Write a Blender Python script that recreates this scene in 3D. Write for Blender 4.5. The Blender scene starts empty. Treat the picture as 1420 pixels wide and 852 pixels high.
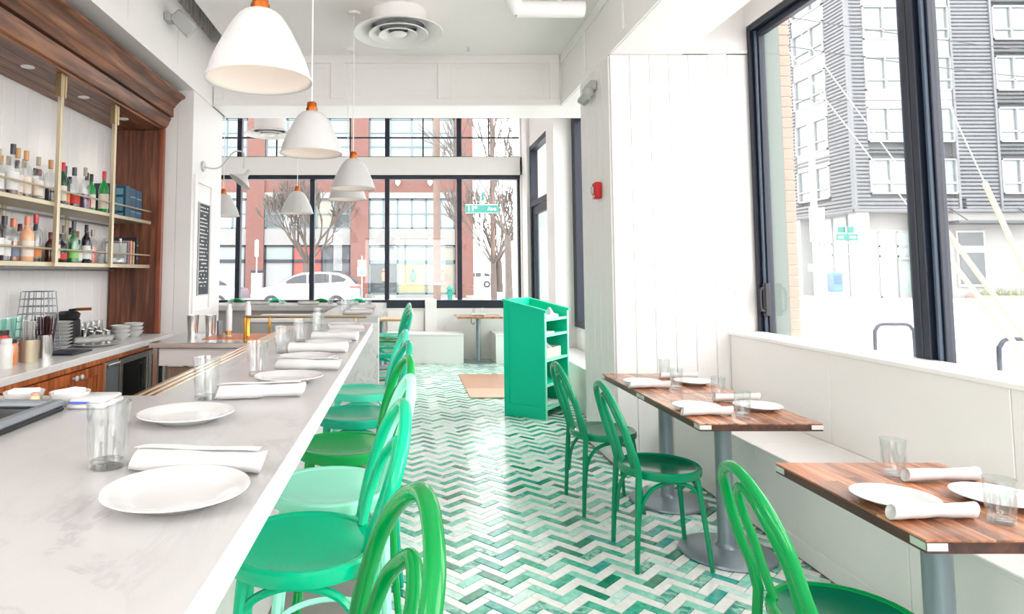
import bpy, bmesh, math, random
from mathutils import Vector, Matrix
random.seed(7)
SC = bpy.context.scene
COL = SC.collection
PI = math.pi

# ------------------------------------------------------------------ camera, sky, exposure
cam_data = bpy.data.cameras.new('camera')
cam = bpy.data.objects.new('camera', cam_data)
COL.objects.link(cam)
cam.location = (0, 0, 1.44)
cam.rotation_euler = (math.radians(90 + 4.1), 0, 0)
cam_data.sensor_width = 36.0
cam_data.lens = 36.0 * 900 / 1420
cam_data.shift_x = 148 / 1420
cam_data.shift_y = -112.5 / 1420
cam_data.clip_start = 0.05
cam_data.clip_end = 300
SC.camera = cam

world = bpy.data.worlds.new('overcast_sky')
SC.world = world
world.use_nodes = True
_bg = world.node_tree.nodes['Background']
_bg.inputs['Color'].default_value = (1.0, 0.97, 0.98, 1)
_bg.inputs['Strength'].default_value = 1.0

SC.view_settings.view_transform = 'Standard'
SC.view_settings.look = 'None'
SC.view_settings.gamma = 1
SC.view_settings.use_curve_mapping = False
SC.view_settings.exposure = 3.07
SC.cycles.max_bounces = 12
SC.cycles.diffuse_bounces = 8
SC.cycles.glossy_bounces = 4
SC.cycles.transmission_bounces = 8
SC.cycles.transparent_max_bounces = 24
SC.cycles.sample_clamp_indirect = 6
SC.cycles.caustics_reflective = False
SC.cycles.caustics_refractive = False


def fill_lamp(name, loc, rot, sx, sy, power):
    # soft area lamp added out of view to brighten the room
    l = bpy.data.lights.new(name, 'AREA')
    l.shape = 'RECTANGLE'; l.size = sx; l.size_y = sy; l.energy = power; l.color = (1.0, 0.97, 0.965)
    o = bpy.data.objects.new(name, l); COL.objects.link(o)
    o.location = loc; o.rotation_euler = rot


fill_lamp('side_fill_lamp', (2.58, -0.4, 2.15), (0, PI / 2, 0), 2.2, 2.5, 6)  # added lamp that boosts the light at the unseen side window
fill_lamp('left_fill_lamp', (-2.45, -1.5, 2.3), (0, -PI / 2, 0), 1.6, 3.0, 19)  # added fill from the left, no real lamp stands here


def portal(name, loc, rot, sx, sy):
    l = bpy.data.lights.new(name, 'AREA')
    l.shape = 'RECTANGLE'; l.size = sx; l.size_y = sy
    l.cycles.is_portal = True
    o = bpy.data.objects.new(name, l); COL.objects.link(o)
    o.location = loc; o.rotation_euler = rot


# ------------------------------------------------------------------ mesh helpers
def lin(r, g, b):
    f = lambda c: (c / 255 / 12.92) if c / 255 <= 0.04045 else ((c / 255 + 0.055) / 1.055) ** 2.4
    return (f(r), f(g), f(b))


class MB:
    def __init__(s):
        s.v = []; s.f = []; s.m = []

    def add(s, vs, fs, mi=0):
        o = len(s.v)
        s.v += [tuple(v) for v in vs]
        for f in fs:
            s.f.append([i + o for i in f]); s.m.append(mi)
        return s

    def box(s, x0, x1, y0, y1, z0, z1, mi=0):
        vs = [(x, y, z) for z in (z0, z1) for y in (y0, y1) for x in (x0, x1)]
        return s.add(vs, [(0, 2, 3, 1), (4, 5, 7, 6), (0, 1, 5, 4), (2, 6, 7, 3), (0, 4, 6, 2), (1, 3, 7, 5)], mi)

    def cbox(s, x0, x1, y0, y1, z0, z1, b=0.004, mi=0):
        lo = (x0, y0, z0); hi = (x1, y1, z1); vs = []; idx = {}
        cs = [(a, c, d) for a in (0, 1) for c in (0, 1) for d in (0, 1)]
        for cn in cs:
            for ax in range(3):
                p = []
                for k in range(3):
                    base = hi[k] if cn[k] else lo[k]
                    p.append(base if k == ax else base + (-b if cn[k] else b))
                idx[(cn, ax)] = len(vs); vs.append(p)
        fs = []
        for ax in range(3):
            o1, o2 = [k for k in range(3) if k != ax]
            for sd in (0, 1):
                q = []
                for a, c in ((0, 0), (1, 0), (1, 1), (0, 1)):
                    cn = [0, 0, 0]; cn[ax] = sd; cn[o1] = a; cn[o2] = c
                    q.append(idx[(tuple(cn), ax)])
                fs.append(q)
            for a in (0, 1):
                for c in (0, 1):
                    c1 = [0, 0, 0]; c1[o1] = a; c1[o2] = c; c2 = list(c1); c2[ax] = 1
                    c1 = tuple(c1); c2 = tuple(c2)
                    fs.append([idx[(c1, o1)], idx[(c2, o1)], idx[(c2, o2)], idx[(c1, o2)]])
        for cn in cs:
            fs.append([idx[(cn, 0)], idx[(cn, 1)], idx[(cn, 2)]])
        return s.add(vs, fs, mi)

    def tube(s, pts, r, seg=8, closed=False, cap=True, mi=0):
        pts = [Vector(p) for p in pts]; n = len(pts)
        rs = r if isinstance(r, (list, tuple)) else [r] * n
        tan = []
        for i in range(n):
            a = pts[(i - 1) % n] if (closed or i > 0) else pts[i]
            c = pts[(i + 1) % n] if (closed or i < n - 1) else pts[i]
            tan.append((c - a).normalized())
        t = tan[0]
        up = Vector((0, 0, 1)) if abs(t.z) < 0.9 else Vector((0, 1, 0))
        nrm = (up - t * up.dot(t)).normalized()
        vs = []
        for i in range(n):
            t = tan[i]
            nrm = (nrm - t * nrm.dot(t))
            nrm = nrm.normalized() if nrm.length > 1e-6 else t.orthogonal().normalized()
            bi = t.cross(nrm)
            for k in range(seg):
                a = 2 * PI * k / seg
                vs.append(pts[i] + (nrm * math.cos(a) + bi * math.sin(a)) * rs[i])
        fs = []
        for i in range(n if closed else n - 1):
            j = (i + 1) % n
            for k in range(seg):
                l = (k + 1) % seg
                fs.append((i * seg + k, i * seg + l, j * seg + l, j * seg + k))
        if cap and not closed:
            fs.append(list(range(seg))[::-1]); fs.append([(n - 1) * seg + k for k in range(seg)])
        return s.add(vs, fs, mi)

    def lathe(s, prof, seg=24, c=(0, 0, 0), mi=0, close=False):
        vs = []; fs = []; rings = []
        for r, z in prof:
            if r <= 1e-6:
                rings.append([len(vs)]); vs.append((c[0], c[1], c[2] + z))
            else:
                rings.append(list(range(len(vs), len(vs) + seg)))
                vs += [(c[0] + r * math.cos(2 * PI * k / seg), c[1] + r * math.sin(2 * PI * k / seg), c[2] + z) for k in range(seg)]
        prs = list(zip(rings[:-1], rings[1:]))
        if close: prs.append((rings[-1], rings[0]))
        for a, b in prs:
            if len(a) == 1 and len(b) == 1: continue
            for k in range(seg):
                l = (k + 1) % seg
                if len(a) == 1: fs.append((a[0], b[l], b[k]))
                elif len(b) == 1: fs.append((a[k], a[l], b[0]))
                else: fs.append((a[k], a[l], b[l], b[k]))
        return s.add(vs, fs, mi)

    def prism(s, poly, ax, a0, a1, mi=0):
        # poly in the two remaining axes (in xyz order), extruded along axis ax from a0 to a1
        n = len(poly); vs = []
        for a in (a0, a1):
            for p in poly:
                q = list(p); q.insert(ax, a); vs.append(q)
        fs = [list(range(n))[::-1], list(range(n, 2 * n))]
        fs += [(i, (i + 1) % n, n + (i + 1) % n, n + i) for i in range(n)]
        return s.add(vs, fs, mi)

    def grid(s, fn, nu, nv, mi=0, closeu=False):
        vs = [fn(i / (nu if closeu else nu - 1), j / (nv - 1)) for i in range(nu) for j in range(nv)]
        fs = []
        for i in range(nu if closeu else nu - 1):
            for j in range(nv - 1):
                k = (i + 1) % nu
                fs.append((i * nv + j, k * nv + j, k * nv + j + 1, i * nv + j + 1))
        return s.add(vs, fs, mi)

    def xf(s, m):
        s.v = [tuple(m @ Vector(v)) for v in s.v]; return s


def cr(pts, n=6, closed=False):
    P = [Vector(p) for p in pts]; N = len(P); out = []
    for i in range(N if closed else N - 1):
        if closed: a, b, c, d = P[i - 1], P[i], P[(i + 1) % N], P[(i + 2) % N]
        else:
            b, c = P[i], P[i + 1]
            a = P[i - 1] if i > 0 else b * 2 - c
            d = P[i + 2] if i + 2 < N else c * 2 - b
        for k in range(n):
            t = k / n
            out.append(0.5 * ((2 * b) + (c - a) * t + (2 * a - 5 * b + 4 * c - d) * t * t + (3 * b - a - 3 * c + d) * t ** 3))
    if not closed: out.append(P[-1])
    return out


def to_mesh(name, mb, mats, smooth=40):
    me = bpy.data.meshes.new(name)
    me.from_pydata(mb.v, [], mb.f)
    for m in (mats if isinstance(mats, (list, tuple)) else [mats]):
        me.materials.append(m)
    if any(mb.m): me.polygons.foreach_set('material_index', mb.m)
    bm = bmesh.new(); bm.from_mesh(me)
    bmesh.ops.recalc_face_normals(bm, faces=bm.faces)
    bm.to_mesh(me); bm.free()
    if smooth:
        me.polygons.foreach_set('use_smooth', [True] * len(me.polygons))
        me.set_sharp_from_angle(angle=math.radians(smooth))
    me.update()
    return me


def wmat(o):
    m = o.matrix_basis.copy()
    while o.parent:
        o = o.parent; m = o.matrix_basis @ m
    return m


def put(name, me, parent=None, loc=None, rz=0):
    o = bpy.data.objects.new(name, me); COL.objects.link(o)
    if parent: o.parent = parent
    if loc is not None: o.location = loc
    if rz: o.rotation_euler = (0, 0, rz)
    return o


def L(name, mb, mats, parent, smooth=40):           # mesh written in its thing's own coordinates
    return put(name, to_mesh(name, mb, mats, smooth), parent)


def W(name, mb, mats, parent=None, smooth=40, origin=None):   # mesh written in room coordinates
    if parent is not None:
        mb.xf(wmat(parent).inverted())
        return put(name, to_mesh(name, mb, mats, smooth), parent)
    if origin is None:
        xs = [v[0] for v in mb.v]; ys = [v[1] for v in mb.v]; zs = [v[2] for v in mb.v]
        origin = ((min(xs) + max(xs)) / 2, (min(ys) + max(ys)) / 2, min(zs))
    mb.xf(Matrix.Translation(Vector(origin)).inverted())
    return put(name, to_mesh(name, mb, mats, smooth), None, origin)


def tag(o, label, cat, group=None, kind=None):
    o['label'] = label; o['category'] = cat
    if group: o['group'] = group
    if kind: o['kind'] = kind
    return o


def T(name, label, cat, loc, rz=0, group=None):
    o = bpy.data.objects.new(name, None); COL.objects.link(o)
    o.empty_display_size = 0.1
    o.location = loc; o.rotation_euler = (0, 0, rz)
    return tag(o, label, cat, group)


def S(name, mb, mats, smooth=30, parent=None):      # a piece of the setting
    o = W(name, mb, mats, parent, smooth, (0, 0, 0) if parent is None else None)
    if parent is None: o['kind'] = 'structure'
    return o


def dup(root, label, loc, rz=0, mats=None):
    r = root.copy(); COL.objects.link(r)
    r.location = loc; r.rotation_euler = (0, 0, rz); r['label'] = label
    def rec(src, dst):
        for ch in list(src.children):
            c = ch.copy(); COL.objects.link(c); c.parent = dst
            if mats and c.type == 'MESH':
                key = (ch.data.name, tuple(m.name for m in mats.values()))
                if key not in _recol:
                    d = ch.data.copy()
                    for i, m in enumerate(d.materials):
                        if m.name in mats: d.materials[i] = mats[m.name]
                    _recol[key] = d
                c.data = _recol[key]
            rec(ch, c)
    rec(root, r)
    return r


_recol = {}


# ------------------------------------------------------------------ materials
def mk(name):
    m = bpy.data.materials.new(name); m.use_nodes = True
    nt = m.node_tree
    return m, nt, nt.nodes['Principled BSDF']


def mat(name, col, rough=0.5, metal=0.0, coat=0.0, bump=0.0, bscale=60, var=0.0, vscale=4, spec=0.5, trans=0):
    m, nt, p = mk(name)
    N, K = nt.nodes, nt.links
    p.inputs['Base Color'].default_value = (*col, 1)
    p.inputs['Roughness'].default_value = rough
    p.inputs['Metallic'].default_value = metal
    p.inputs['Coat Weight'].default_value = coat
    p.inputs['Coat Roughness'].default_value = 0.08
    p.inputs['Specular IOR Level'].default_value = spec
    p.inputs['Transmission Weight'].default_value = trans
    tc = N.new('ShaderNodeTexCoord')
    nz = N.new('ShaderNodeTexNoise'); nz.inputs['Scale'].default_value = vscale; nz.inputs['Detail'].default_value = 4
    K.new(tc.outputs['Object'], nz.inputs['Vector'])
    mx = N.new('ShaderNodeMix'); mx.data_type = 'RGBA'
    v = max(var, 0.02)
    mx.inputs['A'].default_value = (*[c * (1 - v) for c in col], 1)
    mx.inputs['B'].default_value = (*[min(1, c * (1 + v)) for c in col], 1)
    K.new(nz.outputs['Fac'], mx.inputs['Factor']); K.new(mx.outputs['Result'], p.inputs['Base Color'])
    if bump:
        n2 = N.new('ShaderNodeTexNoise'); n2.inputs['Scale'].default_value = bscale; n2.inputs['Detail'].default_value = 3
        K.new(tc.outputs['Object'], n2.inputs['Vector'])
        b = N.new('ShaderNodeBump'); b.inputs['Strength'].default_value = bump; b.inputs['Distance'].default_value = 0.002
        K.new(n2.outputs['Fac'], b.inputs['Height']); K.new(b.outputs['Normal'], p.inputs['Normal'])
    return m


def ramp(N, stops):
    r = N.new('ShaderNodeValToRGB'); e = r.color_ramp.elements
    while len(e) > 1: e.remove(e[-1])
    e[0].position, e[0].color = stops[0][0], (*stops[0][1], 1)
    for p, c in stops[1:]:
        k = e.new(p); k.color = (*c, 1)
    return r


def wood(name, dark, mid, light, grain='x', scale=1.0, rough=0.4, coat=0.0, piece=0.0):
    m, nt, p = mk(name); N, K = nt.nodes, nt.links
    tc = N.new('ShaderNodeTexCoord'); mp = N.new('ShaderNodeMapping')
    s = {'x': (1.2, 14, 14), 'y': (14, 1.2, 14), 'z': (14, 14, 1.2)}[grain]
    mp.inputs['Scale'].default_value = [a * scale for a in s]
    oi = N.new('ShaderNodeObjectInfo')
    add = N.new('ShaderNodeVectorMath'); add.operation = 'MULTIPLY_ADD'
    K.new(oi.outputs['Random'], add.inputs[0]); add.inputs[1].default_value = (37, 53, 71)
    K.new(tc.outputs['Object'], add.inputs[2]); K.new(add.outputs[0], mp.inputs['Vector'])
    n1 = N.new('ShaderNodeTexNoise'); n1.inputs['Scale'].default_value = 1.6; n1.inputs['Detail'].default_value = 6; n1.inputs['Distortion'].default_value = 0.6
    K.new(mp.outputs['Vector'], n1.inputs['Vector'])
    r = ramp(N, [(0.28, dark), (0.5, mid), (0.72, light)])
    K.new(n1.outputs['Fac'], r.inputs['Fac'])
    last = r.outputs['Color']
    if piece:
        hv = N.new('ShaderNodeHueSaturation')
        mr = N.new('ShaderNodeMapRange'); mr.inputs['To Min'].default_value = 1 - piece; mr.inputs['To Max'].default_value = 1 + piece
        K.new(oi.outputs['Random'], mr.inputs['Value']); K.new(mr.outputs['Result'], hv.inputs['Value'])
        K.new(last, hv.inputs['Color']); last = hv.outputs['Color']
    K.new(last, p.inputs['Base Color'])
    p.inputs['Roughness'].default_value = rough; p.inputs['Coat Weight'].default_value = coat; p.inputs['Coat Roughness'].default_value = 0.1
    b = N.new('ShaderNodeBump'); b.inputs['Strength'].default_value = 0.08; b.inputs['Distance'].default_value = 0.002
    K.new(n1.outputs['Fac'], b.inputs['Height']); K.new(b.outputs['Normal'], p.inputs['Normal'])
    return m


def marble(name, base, vein, scale=1.0, rough=0.15):
    m, nt, p = mk(name); N, K = nt.nodes, nt.links
    tc = N.new('ShaderNodeTexCoord'); mp = N.new('ShaderNodeMapping')
    mp.inputs['Rotation'].default_value = (0.3, 0.5, 0.5); mp.inputs['Scale'].default_value = (2.2 * scale, 0.9 * scale, 1.6 * scale)
    K.new(tc.outputs['Object'], mp.inputs['Vector'])
    n = N.new('ShaderNodeTexNoise'); n.inputs['Scale'].default_value = 2.2; n.inputs['Detail'].default_value = 9; n.inputs['Roughness'].default_value = 0.62; n.inputs['Distortion'].default_value = 0.9
    K.new(mp.outputs['Vector'], n.inputs['Vector'])
    r = ramp(N, [(0.30, base), (0.46, [b * 0.93 for b in base]), (0.5, vein), (0.53, [b * 0.95 for b in base]), (0.7, base)])
    K.new(n.outputs['Fac'], r.inputs['Fac'])
    n2 = N.new('ShaderNodeTexNoise'); n2.inputs['Scale'].default_value = 1.1; n2.inputs['Detail'].default_value = 4
    K.new(mp.outputs['Vector'], n2.inputs['Vector'])
    mx = N.new('ShaderNodeMix'); mx.data_type = 'RGBA'
    r2 = ramp(N, [(0.40, (0, 0, 0)), (0.66, (0.85, 0.85, 0.85))])
    K.new(n2.outputs['Fac'], r2.inputs['Fac']); K.new(r2.outputs['Color'], mx.inputs['Factor'])
    mx.inputs['A'].default_value = (*[b * 0.97 for b in base], 1); K.new(r.outputs['Color'], mx.inputs['B'])
    K.new(mx.outputs['Result'], p.inputs['Base Color'])
    p.inputs['Roughness'].default_value = rough
    p.inputs['Specular IOR Level'].default_value = 0.35
    return m


def clear(name, tint=(1, 1, 1), refl=0.9, rough=0.02, fmul=1.0, haze=0.0):
    # thin clear glass: lets light through, mirrors by Fresnel
    m = bpy.data.materials.new(name); m.use_nodes = True
    nt = m.node_tree; N, K = nt.nodes, nt.links
    N.remove(N['Principled BSDF'])
    out = N['Material Output']
    tr = N.new('ShaderNodeBsdfTransparent'); tr.inputs['Color'].default_value = (*tint, 1)
    gl = N.new('ShaderNodeBsdfGlossy'); gl.inputs['Roughness'].default_value = rough; gl.inputs['Color'].default_value = (refl, refl, refl, 1)
    fr = N.new('ShaderNodeLayerWeight'); fr.inputs['Blend'].default_value = 0.5
    pw = N.new('ShaderNodeMath'); pw.operation = 'POWER'; pw.inputs[1].default_value = 4.0
    K.new(fr.outputs['Facing'], pw.inputs[0])
    mu = N.new('ShaderNodeMath'); mu.operation = 'MULTIPLY_ADD'; mu.inputs[1].default_value = 0.55 * fmul; mu.inputs[2].default_value = 0.04 * fmul
    K.new(pw.outputs[0], mu.inputs[0])
    mx = N.new('ShaderNodeMixShader')
    K.new(mu.outputs[0], mx.inputs['Fac']); K.new(tr.outputs[0], mx.inputs[1]); K.new(gl.outputs[0], mx.inputs[2])
    last = mx.outputs[0]
    if haze:
        df = N.new('ShaderNodeBsdfDiffuse'); df.inputs['Color'].default_value = (0.9, 0.92, 0.92, 1)
        m2 = N.new('ShaderNodeMixShader'); m2.inputs['Fac'].default_value = haze
        K.new(last, m2.inputs[1]); K.new(df.outputs[0], m2.inputs[2]); last = m2.outputs[0]
    K.new(last, out.inputs['Surface'])
    return m


def bricks(name, c1, c2, mortar, scale, axis='xz'):
    m, nt, p = mk(name); N, K = nt.nodes, nt.links
    tc = N.new('ShaderNodeTexCoord'); sp = N.new('ShaderNodeSeparateXYZ'); cb = N.new('ShaderNodeCombineXYZ')
    K.new(tc.outputs['Object'], sp.inputs[0])
    ad = N.new('ShaderNodeMath'); ad.operation = 'ADD'
    K.new(sp.outputs['X'], ad.inputs[0]); K.new(sp.outputs['Y'], ad.inputs[1])
    K.new(ad.outputs[0], cb.inputs['X']); K.new(sp.outputs['Z'], cb.inputs['Y'])
    b = N.new('ShaderNodeTexBrick'); b.inputs['Scale'].default_value = scale
    b.inputs['Color1'].default_value = (*c1, 1); b.inputs['Color2'].default_value = (*c2, 1); b.inputs['Mortar'].default_value = (*mortar, 1)
    b.inputs['Mortar Size'].default_value = 0.03
    K.new(cb.outputs[0], b.inputs['Vector'])
    n = N.new('ShaderNodeTexNoise'); n.inputs['Scale'].default_value = 0.6; K.new(tc.outputs['Object'], n.inputs['Vector'])
    mx = N.new('ShaderNodeMix'); mx.data_type = 'RGBA'; mx.blend_type = 'MULTIPLY'; mx.inputs['Factor'].default_value = 0.35
    K.new(b.outputs['Color'], mx.inputs['A']); K.new(n.outputs['Color'], mx.inputs['B'])
    K.new(b.outputs['Color'], p.inputs['Base Color'])
    p.inputs['Roughness'].default_value = 0.85
    return m


def tile_mat(name, c1, c2):
    m, nt, p = mk(name); N, K = nt.nodes, nt.links
    tc = N.new('ShaderNodeTexCoord'); oi = N.new('ShaderNodeObjectInfo')
    add = N.new('ShaderNodeVectorMath'); add.operation = 'MULTIPLY_ADD'
    K.new(oi.outputs['Location'], add.inputs[0]); add.inputs[1].default_value = (1, 1, 1)
    K.new(tc.outputs['Object'], add.inputs[2])
    n = N.new('ShaderNodeTexNoise'); n.inputs['Scale'].default_value = 26; n.inputs['Detail'].default_value = 5; n.inputs['Distortion'].default_value = 0.8
    K.new(add.outputs[0], n.inputs['Vector'])
    r = ramp(N, [(0.38, c1), (0.62, c2)]); K.new(n.outputs['Fac'], r.inputs['Fac'])
    K.new(r.outputs['Color'], p.inputs['Base Color'])
    p.inputs['Roughness'].default_value = 0.2
    b = N.new('ShaderNodeBump'); b.inputs['Strength'].default_value = 0.12; b.inputs['Distance'].default_value = 0.003
    n2 = N.new('ShaderNodeTexNoise'); n2.inputs['Scale'].default_value = 14; K.new(add.outputs[0], n2.inputs['Vector'])
    K.new(n2.outputs['Fac'], b.inputs['Height']); K.new(b.outputs['Normal'], p.inputs['Normal'])
    return m


WALL = mat('white_wall_paint', (0.80, 0.78, 0.765), 0.45, bump=0.05, bscale=90)
TRIM = mat('white_trim_paint', (0.83, 0.81, 0.795), 0.35)
CEIL = mat('white_ceiling_paint', (0.86, 0.835, 0.825), 0.6)
GROOVE = mat('wall_groove_paint', (0.62, 0.62, 0.60), 0.6)
BENCHW = mat('white_satin_bench_paint', (0.81, 0.785, 0.765), 0.3)
MARB = marble('white_marble', (0.50, 0.492, 0.485), (0.385, 0.378, 0.372), 1.0, 0.22)
MARBW = marble('bright_white_marble', (0.80, 0.79, 0.775), (0.58, 0.57, 0.56), 1.0, 0.25)
MARBE = marble('edge_highlight_marble', (0.80, 0.79, 0.78), (0.6, 0.59, 0.58), 1.0, 0.6)  # bar edge highlight put into this paler marble colour
MARB2 = marble('grey_veined_marble', (0.72, 0.74, 0.73), (0.42, 0.44, 0.45), 1.6, 0.2)
WALNUT = wood('walnut', lin(58, 34, 22), lin(108, 66, 43), lin(156, 104, 70), 'y', 0.9, 0.45, 0.05)
WALNUTZ = wood('walnut_upright', lin(58, 32, 21), lin(98, 56, 38), lin(136, 84, 56), 'z', 1.0, 0.5, 0.0, 0.18)
CABIN = wood('cabinet_wood', lin(112, 52, 22), lin(176, 92, 44), lin(212, 128, 68), 'z', 1.0, 0.35, 0.2, 0.15)
TABLEW = wood('butcher_block', lin(104, 64, 44), lin(160, 104, 73), lin(198, 147, 109), 'y', 1.3, 0.25, 0.15, 0.38)
TABLEE = wood('dark_table_edge', lin(40, 22, 18), lin(66, 38, 30), lin(92, 56, 42), 'y', 1.3, 0.35)
BOARD = wood('grey_brown_board', lin(120, 102, 84), lin(150, 130, 108), lin(176, 156, 132), 'z', 1.0, 0.6)
BRASS = mat('brushed_brass', lin(186, 166, 128), 0.32, 1.0)
BRASS2 = mat('satin_pale_brass', lin(196, 184, 158), 0.42, 0.7)
GOLD = mat('golden_brass', lin(214, 158, 72), 0.25, 1.0)
COPPER = mat('aged_copper', lin(190, 104, 46), 0.35, 0.9, var=0.3, vscale=40)
BRONZE = mat('ribbed_bronze', lin(196, 172, 142), 0.22, 0.9, var=0.15, vscale=12)
STEEL = mat('stainless_steel', (0.62, 0.62, 0.60), 0.25, 1.0)
STEELD = mat('dull_grey_steel', (0.30, 0.33, 0.36), 0.4, 0.6)
PEDES = mat('grey_enamelled_steel', lin(128, 140, 146), 0.3, 0.35)
CHROME = mat('polished_steel', (0.80, 0.80, 0.78), 0.38, 0.8)
DARK = mat('navy_black_window_frame', lin(18, 26, 44), 0.45)
BLACK = mat('black_plastic', (0.012, 0.012, 0.014), 0.4)
CHALK = mat('chalkboard_slate', lin(62, 68, 74), 0.8, var=0.25, vscale=8)
CHALKW = mat('white_chalk', (0.75, 0.75, 0.73), 0.9)
CERAM = mat('white_glazed_ceramic', (0.59, 0.585, 0.58), 0.12, spec=0.6)
LINEN = mat('white_linen', (0.57, 0.565, 0.56), 0.85, bump=0.3, bscale=400)
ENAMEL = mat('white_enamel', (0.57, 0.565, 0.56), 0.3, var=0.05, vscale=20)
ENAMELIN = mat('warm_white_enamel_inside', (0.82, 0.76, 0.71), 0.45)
GLASSW = clear('drinking_glass', (0.94, 0.95, 0.95), 0.95, 0.02, 1.7)
GLASSB = clear('thick_glass_base', (0.84, 0.86, 0.86), 0.95, 0.02, 1.8)
GLASSG = clear('green_tinted_glass', (0.86, 0.965, 0.94), 0.9, 0.03, 1.5)
PANE = clear('window_glass', (0.945, 0.955, 0.95), 0.9, 0.0, 0.8)
PANES = clear('hazy_street_window_glass', (0.91, 0.92, 0.915), 0.9, 0.0, 0.8, 0.02)
FARGLASS = mat('distant_window_glass', (0.11, 0.14, 0.15), 0.12, 0.0, spec=0.9, var=0.2, vscale=0.4)
DIMGLASS = mat('dim_shop_glass', (0.05, 0.06, 0.065), 0.1, spec=0.4, var=0.3, vscale=0.5)
RED = mat('red_alarm_plastic', lin(196, 24, 28), 0.35)
GREYP = mat('pale_grey_plastic', (0.42, 0.43, 0.41), 0.4)
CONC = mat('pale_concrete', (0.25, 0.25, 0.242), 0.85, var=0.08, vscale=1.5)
PAVE = mat('pale_sidewalk_concrete', (0.66, 0.65, 0.64), 0.9, var=0.06, vscale=0.8)
ROAD = mat('light_worn_asphalt', (0.5, 0.5, 0.5), 0.9, var=0.08, vscale=0.5)
STONE = mat('pale_stone_band', (0.18, 0.184, 0.18), 0.8, var=0.06, vscale=1)
FARBRICK = bricks('red_brick', lin(104, 64, 57), lin(92, 53, 48), lin(98, 78, 72), 4.0)
BRICKO = mat('orange_brick', lin(174, 132, 116), 0.85, bump=0.3, bscale=80, var=0.15, vscale=9)
MORTAR = mat('grey_mortar', (0.45, 0.44, 0.42), 0.9)
CORR = mat('grey_corrugated_metal', lin(92, 95, 99), 0.5, 0.1)
CORRD = mat('dark_grey_corrugated_metal', lin(62, 66, 70), 0.5, 0.1)
WFRAME = mat('white_vinyl_frame', (0.30, 0.305, 0.305), 0.4)
TEALF = mat('dark_teal_steel_frame', lin(78, 100, 104), 0.5)
BARK = mat('grey_bark', lin(84, 77, 72), 0.9, var=0.3, vscale=6)
POLEW = mat('weathered_pole_wood', lin(100, 84, 76), 0.9, var=0.2, vscale=3)
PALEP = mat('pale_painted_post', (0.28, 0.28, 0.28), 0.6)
SIGNG = mat('street_sign_green', lin(0, 104, 92), 0.5)
WHITE = mat('white_lettering', (0.85, 0.85, 0.85), 0.5)
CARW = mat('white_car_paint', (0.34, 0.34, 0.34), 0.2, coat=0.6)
CARS = mat('silver_blue_car_paint', (0.22, 0.25, 0.30), 0.2, coat=0.6)
TYRE = mat('tyre_rubber', (0.03, 0.03, 0.032), 0.8)
CARGL = mat('dark_car_glass', (0.03, 0.035, 0.04), 0.1, spec=0.3)
TAIL = mat('red_tail_light', lin(220, 70, 70), 0.2)
MAT_ = mat('tan_coir_mat', lin(172, 124, 88), 0.4, var=0.15, vscale=9)
MATB = mat('pale_mat_sheen', lin(196, 156, 122), 0.4, var=0.1, vscale=9)
PAPER = mat('white_paper', (0.82, 0.81, 0.78), 0.8)
KRAFT = mat('pale_pink_board', lin(226, 206, 196), 0.8)
GREENHOST = mat('sea_green_painted_wood', lin(0, 198, 156), 0.45, spec=0.3)
GREENEDGE = mat('pale_mint_shelf_edge', lin(150, 232, 206), 0.5)


def paint(name, rgb, rough=0.16):
    return mat(name, lin(*rgb), rough, coat=0.06, var=0.04, vscale=3, spec=0.3)


CH_DARK = paint('deep_green_paint', (0, 130, 88))
BEAD = mat('slate_blue_bead', lin(66, 80, 96), 0.5)
CH_SEAT = paint('dark_green_seat_paint', (0, 104, 74), 0.12)
CH_MID = paint('forest_green_paint', (12, 136, 82))
CH_BRT = paint('bright_green_paint', (0, 138, 66))
ST_EMER = paint('emerald_green_paint', (0, 132, 60))
ST_JADE = paint('jade_green_paint', (0, 186, 138))
ST_MINT = paint('pale_mint_paint', (166, 240, 216))
ST_GRAS = paint('grass_green_paint', (6, 158, 74))
ST_TEAL = paint('teal_green_paint', (6, 170, 136))
ST_AQUA = paint('soft_aqua_green_paint', (80, 216, 182))

TILES = [tile_mat('white_tile', (0.74, 0.74, 0.71), (0.82, 0.82, 0.79)),
         tile_mat('pale_aqua_tile', lin(176, 216, 204), lin(208, 232, 224)),
         tile_mat('aqua_tile', lin(118, 194, 174), lin(150, 212, 194)),
         tile_mat('sea_green_tile', lin(36, 154, 124), lin(80, 182, 154)),
         tile_mat('deep_green_tile', lin(0, 112, 84), lin(8, 138, 104)),
         tile_mat('teal_tile', lin(20, 146, 136), lin(58, 172, 158)),
         tile_mat('mottled_green_tile', lin(40, 140, 118), lin(150, 206, 190))]
# ================================================================== THE ROOM
def plank_mesh(w, h, t, _c={}):
    k = (round(w, 4), round(h, 4), round(t, 4))
    if k not in _c: _c[k] = to_mesh('plank', MB().cbox(0, w, 0, t, 0, h, 0.0025), WALL, 0)
    return _c[k]


def planks(parent, x, y, z0, z1, along, total, width, face, t=0.012, gap=0.003):
    # upright boards standing on a wall face; along 'x' or 'y'; face = +1/-1 side on which they stand proud
    n = max(1, round(total / width)); w = total / n
    for i in range(n):
        me = plank_mesh(w - gap, z1 - z0, t)
        o = bpy.data.objects.new('plank', me); COL.objects.link(o); o.parent = parent
        a = i * w + gap / 2
        if along == 'x':
            o.location = (x + a, y if face > 0 else y - t, z0)
        else:
            o.rotation_euler = (0, 0, PI / 2)
            o.location = ((x + t) if face > 0 else x, y + a, z0)


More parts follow.
